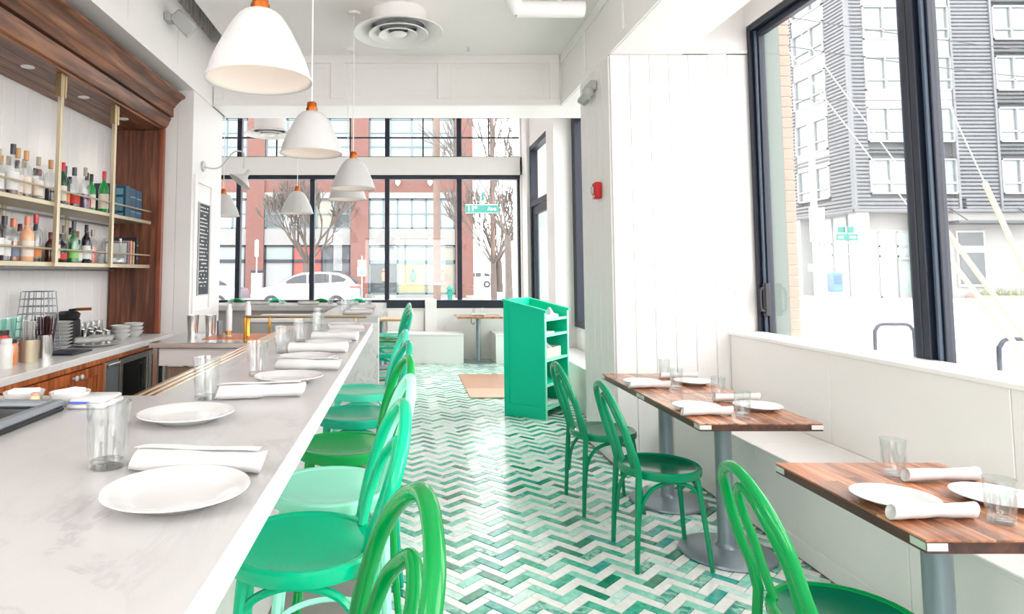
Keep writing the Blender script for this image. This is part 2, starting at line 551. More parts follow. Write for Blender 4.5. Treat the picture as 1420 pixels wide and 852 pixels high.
# --- floor: grout slab with zigzag tiles
floor = S('floor', MB().box(-4.3, 2.85, -3.6, 11.2, -0.14, -0.006), mat('grey_grout', (0.26, 0.235, 0.22), 0.8, var=0.2, vscale=12))
TL, TW, G = 0.153, 0.051, 0.0036
HX0, HY0 = 0.375, 3.041          # a peak of the zigzag


def tile_poly(kind):
    # corners of a tile around its own centre, rotated by 45 degrees
    hl, hw = TL / 2 - G / 2, TW / 2 - G / 2
    a = PI / 4 if kind == 0 else 3 * PI / 4
    c, s = math.cos(a), math.sin(a)
    return lambda ins: [(x * c - y * s, x * s + y * c) for x, y in ((-hl + ins, -hw + ins), (hl - ins, -hw + ins), (hl - ins, hw - ins), (-hl + ins, hw - ins))]


def tile_add(mb, kind, cx, cy, mi=0, dz=0.0):
    f = tile_poly(kind); a = f(0); b = f(0.0022)
    vs = [(cx + x, cy + y, -0.006) for x, y in a] + [(cx + x, cy + y, -0.0022 + dz) for x, y in a] + [(cx + x, cy + y, dz) for x, y in b]
    fs = [(8, 9, 10, 11)]
    for k in range(4):
        l = (k + 1) % 4
        fs += [(k, l, 4 + l, 4 + k), (4 + k, 4 + l, 8 + l, 8 + k)]
    mb.add(vs, fs, mi)


def in_tiles(x, y):
    if not (-0.62 < x < 2.6 and -0.6 < y < 10.98): return False
    if x > 1.985 and y < 4.9: return False
    if 1.53 < x and 4.9 < y < 5.80: return False
    if x > 2.02 and y > 5.7: return False
    if 0.74 < x < 1.5 and 7.55 < y < 9.28: return False
    return True


_tl = []
dx, dy = TL * math.sqrt(2), TW * math.sqrt(2)
rt = random.Random(3)
for j in range(-2, 18):
    for i in range(-60, 190):
        px, py = HX0 + j * dx, HY0 + i * dy
        # tile A runs down to the right of the peak, tile B climbs to it from the left
        r2 = math.sqrt(0.5)
        ca = (px + (TL / 2 - TW / 2) * r2 + TW * r2 * 0.5 + 0.0, py - (TL / 2 - TW / 2) * r2 - TW * r2 * 0.5)
        for kind, sx in ((1, 1), (0, -1)):
            # centres in the lattice of the herringbone
            if kind == 1: u, v = TL / 2, TW / 2
            else: u, v = TW / 2, TW + TL / 2
            x = px + (u - v) * r2 + 0.0
            y = py - (u + v) * r2
            k = 0 if i % 2 == 0 else rt.choices([1, 2, 3, 4, 5, 6], [3, 4, 4, 2.2, 2, 2.5])[0]
            if in_tiles(x, y): _tl.append((y, x, kind, k))
_tl.sort()
near = [t for t in _tl if t[0] > 2.62 and 0.02 < t[1] < 1.97 and t[1] < 0.1 + 0.62 * t[0]][:300]
near_set = set(near)
_tm = {}
for (y, x, kind, k) in near:
    key = (kind, k)
    if key not in _tm:
        mb = MB(); tile_add(mb, kind, 0, 0); _tm[key] = to_mesh('tile', mb, TILES[k], 0)
    put('tile', _tm[key], floor, (x, y, rt.uniform(-0.0006, 0.0004)))
mb = MB()
for t in _tl:
    if t not in near_set: tile_add(mb, t[2], t[1], t[0], t[3], rt.uniform(-0.0006, 0.0004))
rest = W('floor_tiles', mb, TILES, floor, 0); rest['kind'] = 'stuff'

# --- ceilings
S('ceiling', MB().box(-1.72, 1.60, -3.6, 6.505, 3.655, 3.74), CEIL)
c2 = S('ceiling_2', MB().box(-4.3, 2.85, -3.6, 11.3, 4.30, 4.42), CEIL)
S('ceiling_3', MB().box(2.13, 2.68, -3.6, 5.0, 3.72, 3.80), CEIL)

# --- beams: far cross beam with raised stiles, right and left long beams
fb = S('trim_1', MB().box(-1.97, 2.35, 6.50, 7.02, 3.13, 4.31), TRIM)
def stile(parent, *a):
    W('stile', MB().cbox(*a, 0.004), TRIM, parent, 0)
for x in (-1.95, -0.76, 0.33, 1.47):
    stile(fb, x, x + (0.14 if x > -1.9 and x < 1.4 else 0.10), 6.478, 6.501, 3.20, 3.57)
stile(fb, -1.95, 1.575, 6.478, 6.501, 3.57, 3.655); stile(fb, -1.95, 1.575, 6.478, 6.501, 3.132, 3.20)
for x0, x1 in ((-1.80, -0.80), (-0.57, 0.28), (0.53, 1.42)):
    m_ = MB()
    for a in ((x0, x1, 6.492, 6.502, 3.235, 3.25), (x0, x1, 6.492, 6.502, 3.52, 3.535), (x0, x0 + .015, 6.492, 6.502, 3.25, 3.52), (x1 - .015, x1, 6.492, 6.502, 3.25, 3.52)):
        m_.box(*a)
    W('panel_moulding', m_, TRIM, fb, 0)
rb = S('trim_2', MB().box(1.595, 2.15, -3.6, 6.50, 3.13, 4.31), TRIM)
for y in (1.6, 2.6, 3.6, 4.6, 5.6):
    stile(rb, 1.578, 1.596, y, y + 0.11, 3.20, 3.57)
stile(rb, 1.578, 1.596, -3.6, 6.478, 3.57, 3.655); stile(rb, 1.578, 1.596, -3.6, 6.478, 3.132, 3.20)
lb = S('trim_3', MB().box(-2.62, -1.955, -3.6, 6.95, 3.13, 3.77), TRIM)
for y in (3.2, 4.45, 5.45):
    W('joint', MB().box(-1.956, -1.9535, y, y + 0.006, 3.22, 3.70), GROOVE, lb, 0)
S('trim_9', MB().box(-2.7, -2.0, -3.6, 7.0, 3.77, 4.31).box(-2.0, -1.72, 6.45, 7.0, 3.77, 4.31), WALL)
# slatted opening above the left beam
gr = S('trim_4', MB().box(-2.0, -1.985, 4.6, 6.42, 3.79, 4.3), mat('grey_shade_backing', (0.5, 0.5, 0.49), 0.7))
sl_me = to_mesh('slat', MB().cbox(-0.02, 0.02, -0.012, 0.012, 0, 0.5, 0.003), TRIM, 0)
for k in range(18):
    put('slat', sl_me, gr, (-1.965, 4.66 + k * 0.1, 3.785))

# --- left wall, upright boards, pier with framed chalkboard
wl = S('wall_left', MB().box(-2.85, -2.70, -3.6, 5.95, -0.1, 4.3), WALL)
planks(wl, -2.70, 2.95, 0.86, 2.80, 'y', 2.93, 0.146, 1)
wl2 = S('wall_left_2', MB().box(-2.70, -1.972, 5.945, 6.90, -0.1, 3.13), WALL)
planks(wl2, -2.70, 5.945, 0.86, 3.13, 'x', 0.738, 0.148, -1)
pf = MB()
for a in ((6.02, 6.09), (6.53, 6.60)): pf.cbox(-1.972, -1.955, a[0], a[1], 1.02, 2.36, 0.004)
pf.cbox(-1.972, -1.955, 6.09, 6.53, 2.29, 2.36, 0.004).cbox(-1.972, -1.955, 6.09, 6.53, 1.02, 1.09, 0.004)
W('panel_frame', pf, TRIM, wl2, 0)
S('wall_left_3', MB().box(-4.3, -2.70, 6.75, 6.90, -0.1, 4.3).box(-4.3, -4.15, 6.9, 11.3, -0.1, 4.3), WALL)
S('wall_left_4', MB().box(-2.70, -1.972, 6.75, 7.02, 3.13, 4.3), WALL)

# --- right wall: low wall, header, pier with boards
wr = S('wall_right', MB().box(2.66, 2.84, -3.6, 5.75, -0.1, 0.94).box(2.65, 2.84, -3.6, 5.75, 3.345, 4.3), WALL)
pr = S('wall_right_2', MB().box(1.588, 2.84, 4.945, 5.75, 0, 3.13), WALL)
planks(pr, 1.588, 4.945, 0.10, 3.125, 'x', 1.06, 0.1625, -1)
planks(pr, 1.588, 4.95, 0.10, 3.125, 'y', 0.80, 0.16, -1)
W('upper_panel', MB().box(2.15, 2.66, 4.93, 4.95, 3.15, 4.3).cbox(2.15, 2.66, 4.918, 4.945, 3.135, 3.165, 0.005), WALL, pr, 0)
S('baseboard_right', MB().cbox(1.568, 1.998, 4.922, 4.945, 0, 0.095, 0.004).cbox(1.566, 1.59, 4.922, 5.76, 0, 0.095, 0.004), TRIM)
S('wall_right_3', MB().box(2.0, 2.9, 5.75, 5.80, 0, 4.3).box(2.22, 2.40, 5.8, 8.5, -0.1, 0.74).box(2.2, 2.4, 5.8, 8.5, 3.5, 4.3), WALL)
pier2 = S('wall_right_4', MB().box(1.962, 2.40, 8.5, 8.95, 0, 4.3), WALL)
S('wall_right_5', MB().box(2.04, 2.40, 8.95, 10.62, 3.50, 4.3).box(1.99, 2.40, 10.56, 11.02, -0.1, 4.3).box(2.04, 2.4, 8.95, 9.10, 0, 3.5), WALL)
S('wall_right_6', MB().box(2.66, 2.84, -3.6, -1.7, 1.0, 3.34).box(2.66, 2.84, 0.95, 1.25, 1.0, 3.34), WALL)

# --- far wall
wf = S('wall_far', MB().box(-4.3, 2.4, 10.98, 11.22, -0.1, 0.84).box(-4.3, 2.4, 10.98, 11.22, 3.10, 3.41).box(-4.3, 2.4, 10.98, 11.22, 4.16, 4.3).box(1.96, 2.4, 10.98, 11.22, 0.8, 4.3), WALL)
S('trim_5', MB().cbox(0.33, 0.52, 10.86, 10.98, 0.0, 0.99, 0.006), TRIM)
# --- wall behind the camera with a big glazed front
S('wall_back', MB().box(-2.85, 2.84, -3.75, -3.6, -0.1, 0.9).box(-2.85, 2.84, -3.75, -3.6, 2.8, 4.3).box(-2.85, -1.6, -3.75, -3.6, 0.9, 2.8).box(1.6, 2.84, -3.75, -3.6, 0.9, 2.8), WALL)


# --- windows
def pane_x(parent, x, y0, y1, z0, z1, m=PANE):
    W('pane', MB().box(x - 0.003, x + 0.003, y0, y1, z0, z1), m, parent, 0)


def pane_y(parent, y, x0, x1, z0, z1, m=PANE):
    W('pane', MB().box(x0, x1, y - 0.003, y + 0.003, z0, z1), m, parent, 0)


def side_window(name, y0, y1, z0, z1, x=2.65):
    f = MB()
    f.cbox(x, x + 0.11, y0, y0 + 0.045, z0, z1, .004).cbox(x, x + 0.11, y1 - 0.045, y1, z0, z1, .004)
    f.cbox(x, x + 0.11, y0 + 0.045, y1 - 0.045, z1 - 0.045, z1, .004).cbox(x + .02, x + 0.11, y0 + 0.045, y1 - 0.045, z0, z0 + 0.03, .004)
    r = S(name, f, DARK)
    s = MB()
    a, b, c, d = y0 + 0.05, y1 - 0.05, z0 + 0.032, z1 - 0.05
    s.cbox(x + 0.04, x + 0.09, a, a + 0.045, c, d, .004).cbox(x + .04, x + 0.09, b - 0.045, b, c, d, .004)
    s.cbox(x + .04, x + 0.09, a + 0.045, b - 0.045, d - 0.045, d, .004).cbox(x + .04, x + 0.09, a + 0.045, b - 0.045, c, c + 0.012, .004)
    W('window_sash', s, DARK, r, 0)
    W('glazing_bead', MB().cbox(x + .02, x + .04, b - .03, b - .012, c, d, .003).cbox(x + .02, x + .04, a + .012, a + .03, c, d, .003), BEAD, r, 0)
    pane_x(r, x + 0.065, a + 0.045, b - 0.045, c + 0.012, d - 0.045, PANES)
    return r


w1 = side_window('window_1', 3.36, 4.925, 0.945, 3.34)
h = MB(); h.tube(cr([(2.655, 4.815, 1.15), (2.625, 4.815, 1.17), (2.62, 4.815, 1.24), (2.625, 4.815, 1.31), (2.655, 4.815, 1.33)], 5), 0.010, 8)
h.cbox(2.652, 2.69, 4.80, 4.84, 1.12, 1.36, .004)
W('handle', h, BLACK, w1)
w2 = side_window('window_2', 1.25, 3.355, 0.945, 3.34)
side_window('window_3', -1.7, 0.95, 0.945, 3.34)
# bay window behind the pier
r = S('window_4', MB().cbox(2.20, 2.30, 8.36, 8.50, 0.74, 3.5, .004).cbox(2.20, 2.30, 5.80, 5.92, 0.74, 3.5, .004).cbox(2.20, 2.30, 5.92, 8.36, 0.74, 0.80, .004).cbox(2.20, 2.30, 5.92, 8.36, 3.42, 3.5, .004).cbox(2.20, 2.30, 7.05, 7.12, 0.8, 3.42, .004), DARK)
pane_x(r, 2.25, 5.92, 7.05, 0.8, 3.42); pane_x(r, 2.25, 7.12, 8.36, 0.8, 3.42)
# street door with transom
d = S('door_1', MB().cbox(2.04, 2.16, 9.10, 9.18, 0, 3.5, .004).cbox(2.04, 2.16, 10.48, 10.56, 0, 3.5, .004).cbox(2.04, 2.16, 9.18, 10.48, 3.42, 3.5, .004).cbox(2.04, 2.16, 9.18, 10.48, 2.50, 2.58, .004), DARK)
pane_x(d, 2.10, 9.18, 10.48, 2.58, 3.42)
W('door_leaf', MB().cbox(2.07, 2.12, 9.19, 9.31, 0.02, 2.48, .004).cbox(2.07, 2.12, 10.35, 10.47, 0.02, 2.48, .004).cbox(2.07, 2.12, 9.31, 10.35, 2.36, 2.48, .004).cbox(2.07, 2.12, 9.31, 10.35, 0.02, 0.30, .004), DARK, d, 0)
pane_x(d, 2.095, 9.31, 10.35, 0.30, 2.36, GLASSG)
# far windows, lower row and transom row
xs = [-4.1, -2.85, -1.59, -0.31, 0.925, 1.96]
f = MB()
for x in xs[1:-1]: f.cbox(x - 0.04, x + 0.04, 11.03, 11.15, 0.98, 3.03, .004)
f.cbox(xs[0], xs[-1], 11.0, 11.16, 3.03, 3.10, .004).cbox(xs[0], xs[-1], 10.985, 11.16, 0.83, 0.975, .004)
f.cbox(1.925, 1.96, 11.03, 11.15, 0.98, 3.03, .004)
r = S('window_5', f, DARK)
for a, b in zip(xs[:-1], xs[1:]): pane_y(r, 11.09, a + 0.04, b - 0.035, 0.975, 3.03)
f = MB()
for x in xs[1:-1]: f.cbox(x - 0.04, x + 0.04, 11.03, 11.15, 3.41, 4.16, .004)
f.cbox(xs[0], xs[-1], 11.03, 11.15, 3.41, 3.43, .003)
for a, b in zip(xs[:-1], xs[1:]):
    f.cbox((a + b) / 2 - 0.012, (a + b) / 2 + 0.012, 11.07, 11.11, 3.43, 4.16, .003)
f.cbox(xs[0], xs[-1], 11.07, 11.11, 3.75, 3.775, .003)
r = S('window_6', f, DARK)
for a, b in zip(xs[:-1], xs[1:]): pane_y(r, 11.09, a + 0.04, b - 0.04, 3.43, 4.16)
r = S('window_7', MB().cbox(-0.04, 0.04, -3.72, -3.63, 0.9, 2.8, .004).cbox(-1.6, 1.6, -3.72, -3.63, 0.9, 0.96, .004).cbox(-1.6, 1.6, -3.72, -3.63, 2.74, 2.8, .004), DARK)
pane_y(r, -3.68, -1.6, -0.04, 0.96, 2.74); pane_y(r, -3.68, 0.04, 1.6, 0.96, 2.74)

portal('window_portal_right', (2.62, 2.9, 2.15), (0, PI / 2, 0), 2.3, 3.9)
portal('window_portal_right_back', (2.58, -0.4, 2.15), (0, PI / 2, 0), 2.3, 2.6)
portal('window_portal_far', (-1.05, 10.96, 2.03), (-PI / 2, 0, 0), 6.0, 2.1)
portal('window_portal_transom', (-1.05, 10.96, 3.79), (-PI / 2, 0, 0), 6.0, 0.75)
portal('window_portal_back', (0, -3.5, 1.85), (PI / 2, 0, 0), 3.2, 1.9)
portal('window_portal_bay', (2.18, 7.1, 2.1), (0, PI / 2, 0), 2.7, 2.5)
portal('door_portal', (2.02, 9.83, 1.8), (0, PI / 2, 0), 3.2, 1.3)
# ================================================================== BAR
_liq = {}
def solid(name, rgb, rough=.12):
    if name not in _liq: _liq[name] = mat(name, lin(*rgb), rough, coat=.4)
    return _liq[name]
bar = T('bar_counter', 'long white marble bar counter running down the left side of the room', 'bar counter', (-0.5, 2.4, 0))
W('worktop', MB().prism([(-1.75, -0.9), (-0.24, -0.9), (-0.24, 4.76), (-0.745, 4.76), (-0.745, 1.985), (-1.75, 1.985)], 2, 1.015, 1.07), MARB, bar, 30)
W('worktop_edge', MB().box(-0.2405, -0.2375, -0.9, 4.758, 1.0165, 1.0685), MARBE, bar, 0)  # thin strip that carries the edge highlight in its colour
W('front_panel', MB().box(-0.61, -0.58, -0.8, 4.70, 0.0, 1.015), BENCHW, bar, 0)
W('inner_panel', MB().box(-0.72, -0.69, 2.0, 4.70, 0.0, 1.015).box(-1.6, -0.72, 1.90, 1.93, 0, 1.015), BENCHW, bar, 0)
W('end_panel', MB().box(-0.69, -0.58, 4.66, 4.70, 0.0, 1.015), MARB2, bar, 0)
m_ = MB().box(-0.865, -0.748, 1.99, 4.74, 1.0, 1.035)
for k in range(4):
    m_.cbox(-0.86 + k * 0.028, -0.836 + k * 0.028, 1.99, 4.74, 1.03, 1.056, 0.005)
rl = T('drip_rail', 'ribbed bronze drip rail along the inner edge of the marble bar', 'drip rail', (-0.81, 3.36, 1.0))
W('rail_tray', m_, BRONZE, rl, 0)

bar2 = T('bar_end_counter', 'far marble counter with waterfall end turning left before the windows', 'bar counter', (-0.5, 6.7, 0))
W('worktop', MB().prism([(-0.745, 5.55), (-0.23, 5.55), (-0.23, 8.02), (-2.6, 8.02), (-2.6, 7.27), (-0.745, 7.27)], 2, 1.015, 1.07), MARB, bar2, 30)
W('waterfall_end', MB().box(-0.745, -0.23, 5.55, 5.59, 0, 1.015), MARB2, bar2, 0)
W('edge_strip', MB().box(-0.232, -0.222, 5.548, 5.592, 0, 1.05), TRIM, bar2, 0)
W('front_panel', MB().box(-0.53, -0.50, 5.59, 7.9, 0, 1.015).box(-2.6, -0.53, 7.86, 7.89, 0, 1.015), BENCHW, bar2, 0)
W('inner_panel', MB().box(-2.6, -0.72, 7.40, 7.43, 0, 1.015).box(-0.74, -0.71, 5.6, 7.4, 0, 1.015), mat('grey_painted_panel', (0.46, 0.45, 0.44), 0.5), bar2, 0)

sr = T('service_rail', 'thin brass rail on posts at the far end of the marble bar', 'rail', (-0.75, 4.72, 0.93))
W('top_bar', MB().tube([(-1.17, 4.73, 1.12), (-0.28, 4.73, 1.12)], 0.010, 8), BRASS, sr)
for x, z in ((-1.16, 0.935), (-0.98, 0.935), (-0.36, 1.07)):
    W('post', MB().tube([(x, 4.73, z), (x, 4.73, 1.115)], 0.009 if x < -0.9 else 0.007, 8), GOLD if x < -0.9 else BRASS, sr)

# cocktail station
st = T('cocktail_station', 'steel and copper cocktail station between back bar and marble bar', 'bar station', (-1.5, 5.1, 0))
W('worktop', MB().cbox(-1.86, -0.90, 4.76, 5.50, 0.89, 0.93, .004), STEEL, st, 0)
W('copper_insert', MB().box(-1.55, -0.92, 5.0, 5.45, 0.93, 0.934), COPPER, st, 0)
for x in (-1.84, -0.93):
    for y in (4.79, 5.45):
        W('leg', MB().box(x, x + .03, y, y + .03, 0, 0.89), STEEL, st, 0)
W('apron', MB().box(-1.80, -0.93, 4.80, 4.82, 0.76, 0.89), TRIM, st, 0)
W('lower_front', MB().box(-1.76, -0.95, 4.86, 4.88, 0.2, 0.74), BOARD, st, 0)

ib = T('ice_bin', 'white lidded ice bin behind the cocktail station', 'ice bin', (-1.02, 6.3, 0))
W('body', MB().cbox(-1.42, -0.76, 6.0, 6.6, 0, 0.98, .008), GREYP, ib, 0)
W('lid', MB().cbox(-1.44, -0.75, 5.98, 6.62, 0.98, 1.02, .008), TRIM, ib, 0)

# metal shaker tins and brass stands on the station
def tin(name, label, cat, x, y, z, r0, r1, h, m, group=None):
    t = T(name, label, cat, (x, y, z), 0, group)
    L('body', MB().lathe([(0, 0.002), (r0, 0), (r1, h), (r1 - .003, h), (r0 - .004, .006), (0, .006)], 20), m, t)
    return t
t = tin('shaker_tin', 'leftmost steel cocktail shaker tin on the station', 'shaker', -1.72, 5.3, 0.93, 0.037, 0.048, 0.165, STEEL)
tin('shaker_tin', 'shorter steel cocktail shaker tin right of the first on the station', 'shaker', -1.60, 5.38, 0.93, 0.036, 0.046, 0.160, STEEL)
tin('jigger_cup', 'dark slim steel cup between shaker tins and jars on the station', 'cup', -1.50, 5.3, 0.93, 0.022, 0.026, 0.12, STEELD)
for i, (x, y, h, lb) in enumerate(((-1.395, 5.18, 0.26, 'tall white dispenser bottle standing left of the brass post on the station'), (-1.255, 5.22, 0.28, 'white dispenser bottle standing on a brass stand on the station'))):
    t = T('dispenser_bottle', lb, 'bottle', (x, y, 0.93))
    z0 = 0.0 if i == 0 else 0.15
    L('bottle', MB().lathe([(0, z0), (.024, z0), (.024, h - .05), (.016, h - .02), (.016, h), (0, h)], 16), TRIM, t)
    if i: L('stand', MB().lathe([(0, 0), (.022, 0), (.018, .01), (.018, .15), (0, .15)], 16), GOLD, t)
    else: L('collar', MB().lathe([(.025, .02), (.0255, .02), (.0255, .05), (.025, .05)], 16), GOLD, t)

# ------------------------------------------------------------------ BACK BAR
bb = T('back_bar_cabinet', 'wooden back bar base cabinet with white marble top along left wall', 'cabinet', (-2.4, 4.2, 0))
W('worktop', MB().cbox(-2.685, -2.09, 1.8, 5.92, 0.845, 0.89, .004), MARBW, bb, 0)
W('edge_strip', MB().cbox(-2.68, -2.10, 1.8, 5.915, 0.812, 0.845, .003), CABIN, bb, 0)
W('carcass', MB().box(-2.68, -2.14, 1.8, 4.64, 0.0, 0.812).box(-2.68, -2.14, 5.79, 5.91, 0.0, 0.812), CABIN, bb, 0)
W('end_stile', MB().cbox(-2.14, -2.115, 4.60, 4.64, 0.08, 0.81, .003), CABIN, bb, 0)
dy0 = [2.16, 2.58, 3.0, 3.42, 3.84, 4.22, 4.60]
for i in range(6):
    a, b = dy0[i] + .004, dy0[i + 1] - .004
    m_ = MB()
    m_.cbox(-2.14, -2.115, a, a + .065, .10, .80, .003).cbox(-2.14, -2.115, b - .065, b, .10, .80, .003)
    m_.cbox(-2.14, -2.115, a + .065, b - .065, .735, .80, .003).cbox(-2.14, -2.115, a + .065, b - .065, .10, .17, .003)
    dr = W('door', m_, CABIN, bb, 0)
    W('door_panel', MB().box(-2.137, -2.126, a + .06, b - .06, .165, .74), CABIN, dr, 0)
    ky = b - .03 if i % 2 == 0 else a + .03
    kn = MB(); kn.lathe([(0, 0), (.008, 0), (.007, .016), (.017, .022), (.018, .03), (.011, .036), (0, .037)], 14)
    kn.xf(Matrix.Translation((-2.115, ky, .765)) @ Matrix.Rotation(PI / 2, 4, 'Y'))
    k_ = W('knob', kn, CERAM, dr); k_['label'] = 'white ceramic knob'

dwp = T('dishwasher', 'flat grey steel dishwasher front left of the wine fridges', 'dishwasher', (-2.4, 4.77, 0))
W('door', MB().cbox(-2.66, -2.115, 4.645, 4.86, .05, .805, .004), STEELD, dwp, 0)
W('handle', MB().cbox(-2.115, -2.10, 4.66, 4.845, .76, .785, .003), STEEL, dwp, 0)

def fridge(y0, y1, label, bottles):
    f = T('wine_fridge', label, 'fridge', (-2.4, (y0 + y1) / 2, 0))
    W('cabinet', MB().box(-2.66, -2.64, y0, y1, .05, .805).box(-2.64, -2.16, y0, y0 + .015, .05, .805).box(-2.64, -2.16, y1 - .015, y1, .05, .805).box(-2.64, -2.16, y0, y1, .05, .10).box(-2.64, -2.16, y0, y1, .79, .805), BLACK, f, 0)
    W('door_frame', MB().cbox(-2.15, -2.11, y0, y0 + .05, .06, .80, .004).cbox(-2.15, -2.11, y1 - .05, y1, .06, .80, .004).cbox(-2.15, -2.11, y0 + .05, y1 - .05, .755, .80, .004).cbox(-2.15, -2.11, y0 + .05, y1 - .05, .06, .12, .004), STEEL, f, 0)
    W('door_glass', MB().box(-2.135, -2.13, y0 + .05, y1 - .05, .12, .755), clear('smoked_fridge_glass', (0.45, 0.55, 0.55), .9, .02, 1.0), f, 0)
    W('handle', MB().tube([(-2.09, y1 - .025, .2), (-2.09, y1 - .025, .7)], .009, 8).tube([(-2.112, y1 - .025, .22), (-2.09, y1 - .025, .22)], .006, 6).tube([(-2.112, y1 - .025, .68), (-2.09, y1 - .025, .68)], .006, 6), STEEL, f)
    if bottles:
        m_ = MB().lathe([(0, 0), (.038, 0), (.038, .17), (.014, .22), (.014, .30), (0, .30)], 14, (-2.24, y0 + .17, .43))
        W('wine_bottle', m_, solid('fridge_bottle', (30, 90, 60)), f); W('wine_label', MB().lathe([(.0385, .04), (.039, .05), (.039, .13), (.0385, .14)], 14, (-2.24, y0 + .17, .43)), PAPER, f)
    W('rack', MB().box(-2.62, -2.17, y0 + .016, y1 - .016, .42, .43).box(-2.62, -2.17, y0 + .016, y1 - .016, .22, .23), STEELD, f, 0)
    return f
fridge(4.87, 5.42, 'wider glass door wine fridge with a green bottle inside under back bar', 1)
fridge(5.43, 5.78, 'narrow dark glass door fridge at the far end under the back bar', 0)

# hood with cornice, end panel
hd = T('back_bar_hood', 'walnut hood and cornice over the bottle shelves on the left', 'bar hood', (-2.4, 4.2, 2.76))
prof = [(-2.685, 2.765), (-2.235, 2.765), (-2.215, 2.772), (-2.195, 2.80), (-2.178, 2.845), (-2.170, 2.862), (-2.176, 2.870), (-2.150, 2.876), (-2.150, 2.958),
        (-2.138, 2.966), (-2.128, 2.985), (-2.105, 3.012), (-2.07, 3.04), (-2.045, 3.052), (-2.045, 3.072), (-2.685, 3.072)]
core = [p for p in prof]
W('cornice_upper', MB().prism([prof[8], prof[9], prof[10], prof[11], prof[12], prof[13], prof[14], (-2.3, 3.072), (-2.3, 2.958)], 1, 0.9, 6.05), WALNUT, hd, 30)
W('fascia', MB().prism([(-2.3, 2.876), prof[7], prof[8], (-2.3, 2.958)], 1, 0.9, 6.0), WALNUT, hd, 30)
W('cornice_lower', MB().prism([(-2.3, 2.765), prof[1], prof[2], prof[3], prof[4], prof[5], prof[6], (-2.3, 2.876)], 1, 0.9, 5.98), WALNUT, hd, 30)
for k in range(4):
    W('soffit_board', MB().cbox(-2.685 + k * .1127, -2.575 + k * .1127, 0.9, 5.93, 2.752, 2.78, .002), WALNUT, hd, 0)
for y in (4.06, 4.78, 5.47):
    dl = W('downlight', MB().lathe([(0, -.001), (.028, -.001), (.034, -.004), (.040, -.003), (.040, .003), (0, .003)], 20, (-2.41, y, 2.75)), TRIM, hd)
ep = T('end_panel', 'walnut end panel of upright boards closing the back bar', 'panel', (-2.47, 5.92, 0.89))
n = 5
for k in range(n):
    w_ = (2.685 - 2.262) / n
    W('board', MB().cbox(-2.685 + k * w_, -2.685 + (k + 1) * w_ - .001, 5.902, 5.928, 0.892, 2.75, .0015), WALNUTZ, ep, 0)
W('front_stile', MB().cbox(-2.262, -2.215, 5.89, 5.928, 0.892, 2.762, .004), wood('reddish_edge_wood', lin(110, 52, 32), lin(140, 72, 46), lin(160, 90, 60), 'z', 1, .3, .2), ep, 0)

for y in (4.06, 4.78, 5.47):
    l = bpy.data.lights.new('canopy_downlight', 'SPOT'); l.energy = .5; l.spot_size = 1.9; l.spot_blend = 0.7; l.color = (1, .93, .84); l.shadow_soft_size = .03
    o = bpy.data.objects.new('canopy_downlight', l); COL.objects.link(o); o.location = (-2.41, y, 2.735)

# brass shelf frame
sf = T('bottle_shelves', 'pale brass hanging frame with two long bottle shelves on left wall', 'shelf', (-2.45, 4.6, 1.49))
SH = ((1.90, 1.872), (1.508, 1.478))
SX0, SX1 = -2.64, -2.30
for zt, zb in SH:
    s_ = W('shelf', MB().cbox(SX1 - .012, SX1 + .006, 2.7, 5.84, zb, zt, .002).box(SX0, SX1 - .012, 2.7, 5.84, zb + .008, zt - .002), BRASS2, sf, 0)
    W('guard_rail', MB().tube([(SX1, 2.7, zt + .085), (SX1, 5.84, zt + .085)], .007, 8), BRASS2, s_)
    W('back_bar', MB().tube([(SX0 + .02, 2.7, zb - .02), (SX0 + .02, 5.84, zb - .02)], .006, 6), STEELD, s_)
for y in (3.30, 4.235, 5.03):
    p_ = W('post', MB().cbox(SX1 + .002, SX1 + .030, y - .016, y + .016, 1.478, 2.752, .002).cbox(SX0, SX0 + .02, y - .016, y + .016, 1.478, 1.9, .002), BRASS2, sf, 0)
    W('sleeve', MB().cbox(SX1 - .004, SX1 + .036, y - .036, y - .017, 2.60, 2.752, .002).cbox(SX1 - .004, SX1 + .036, y + .017, y + .036, 2.60, 2.752, .002), BRASS, p_, 0)

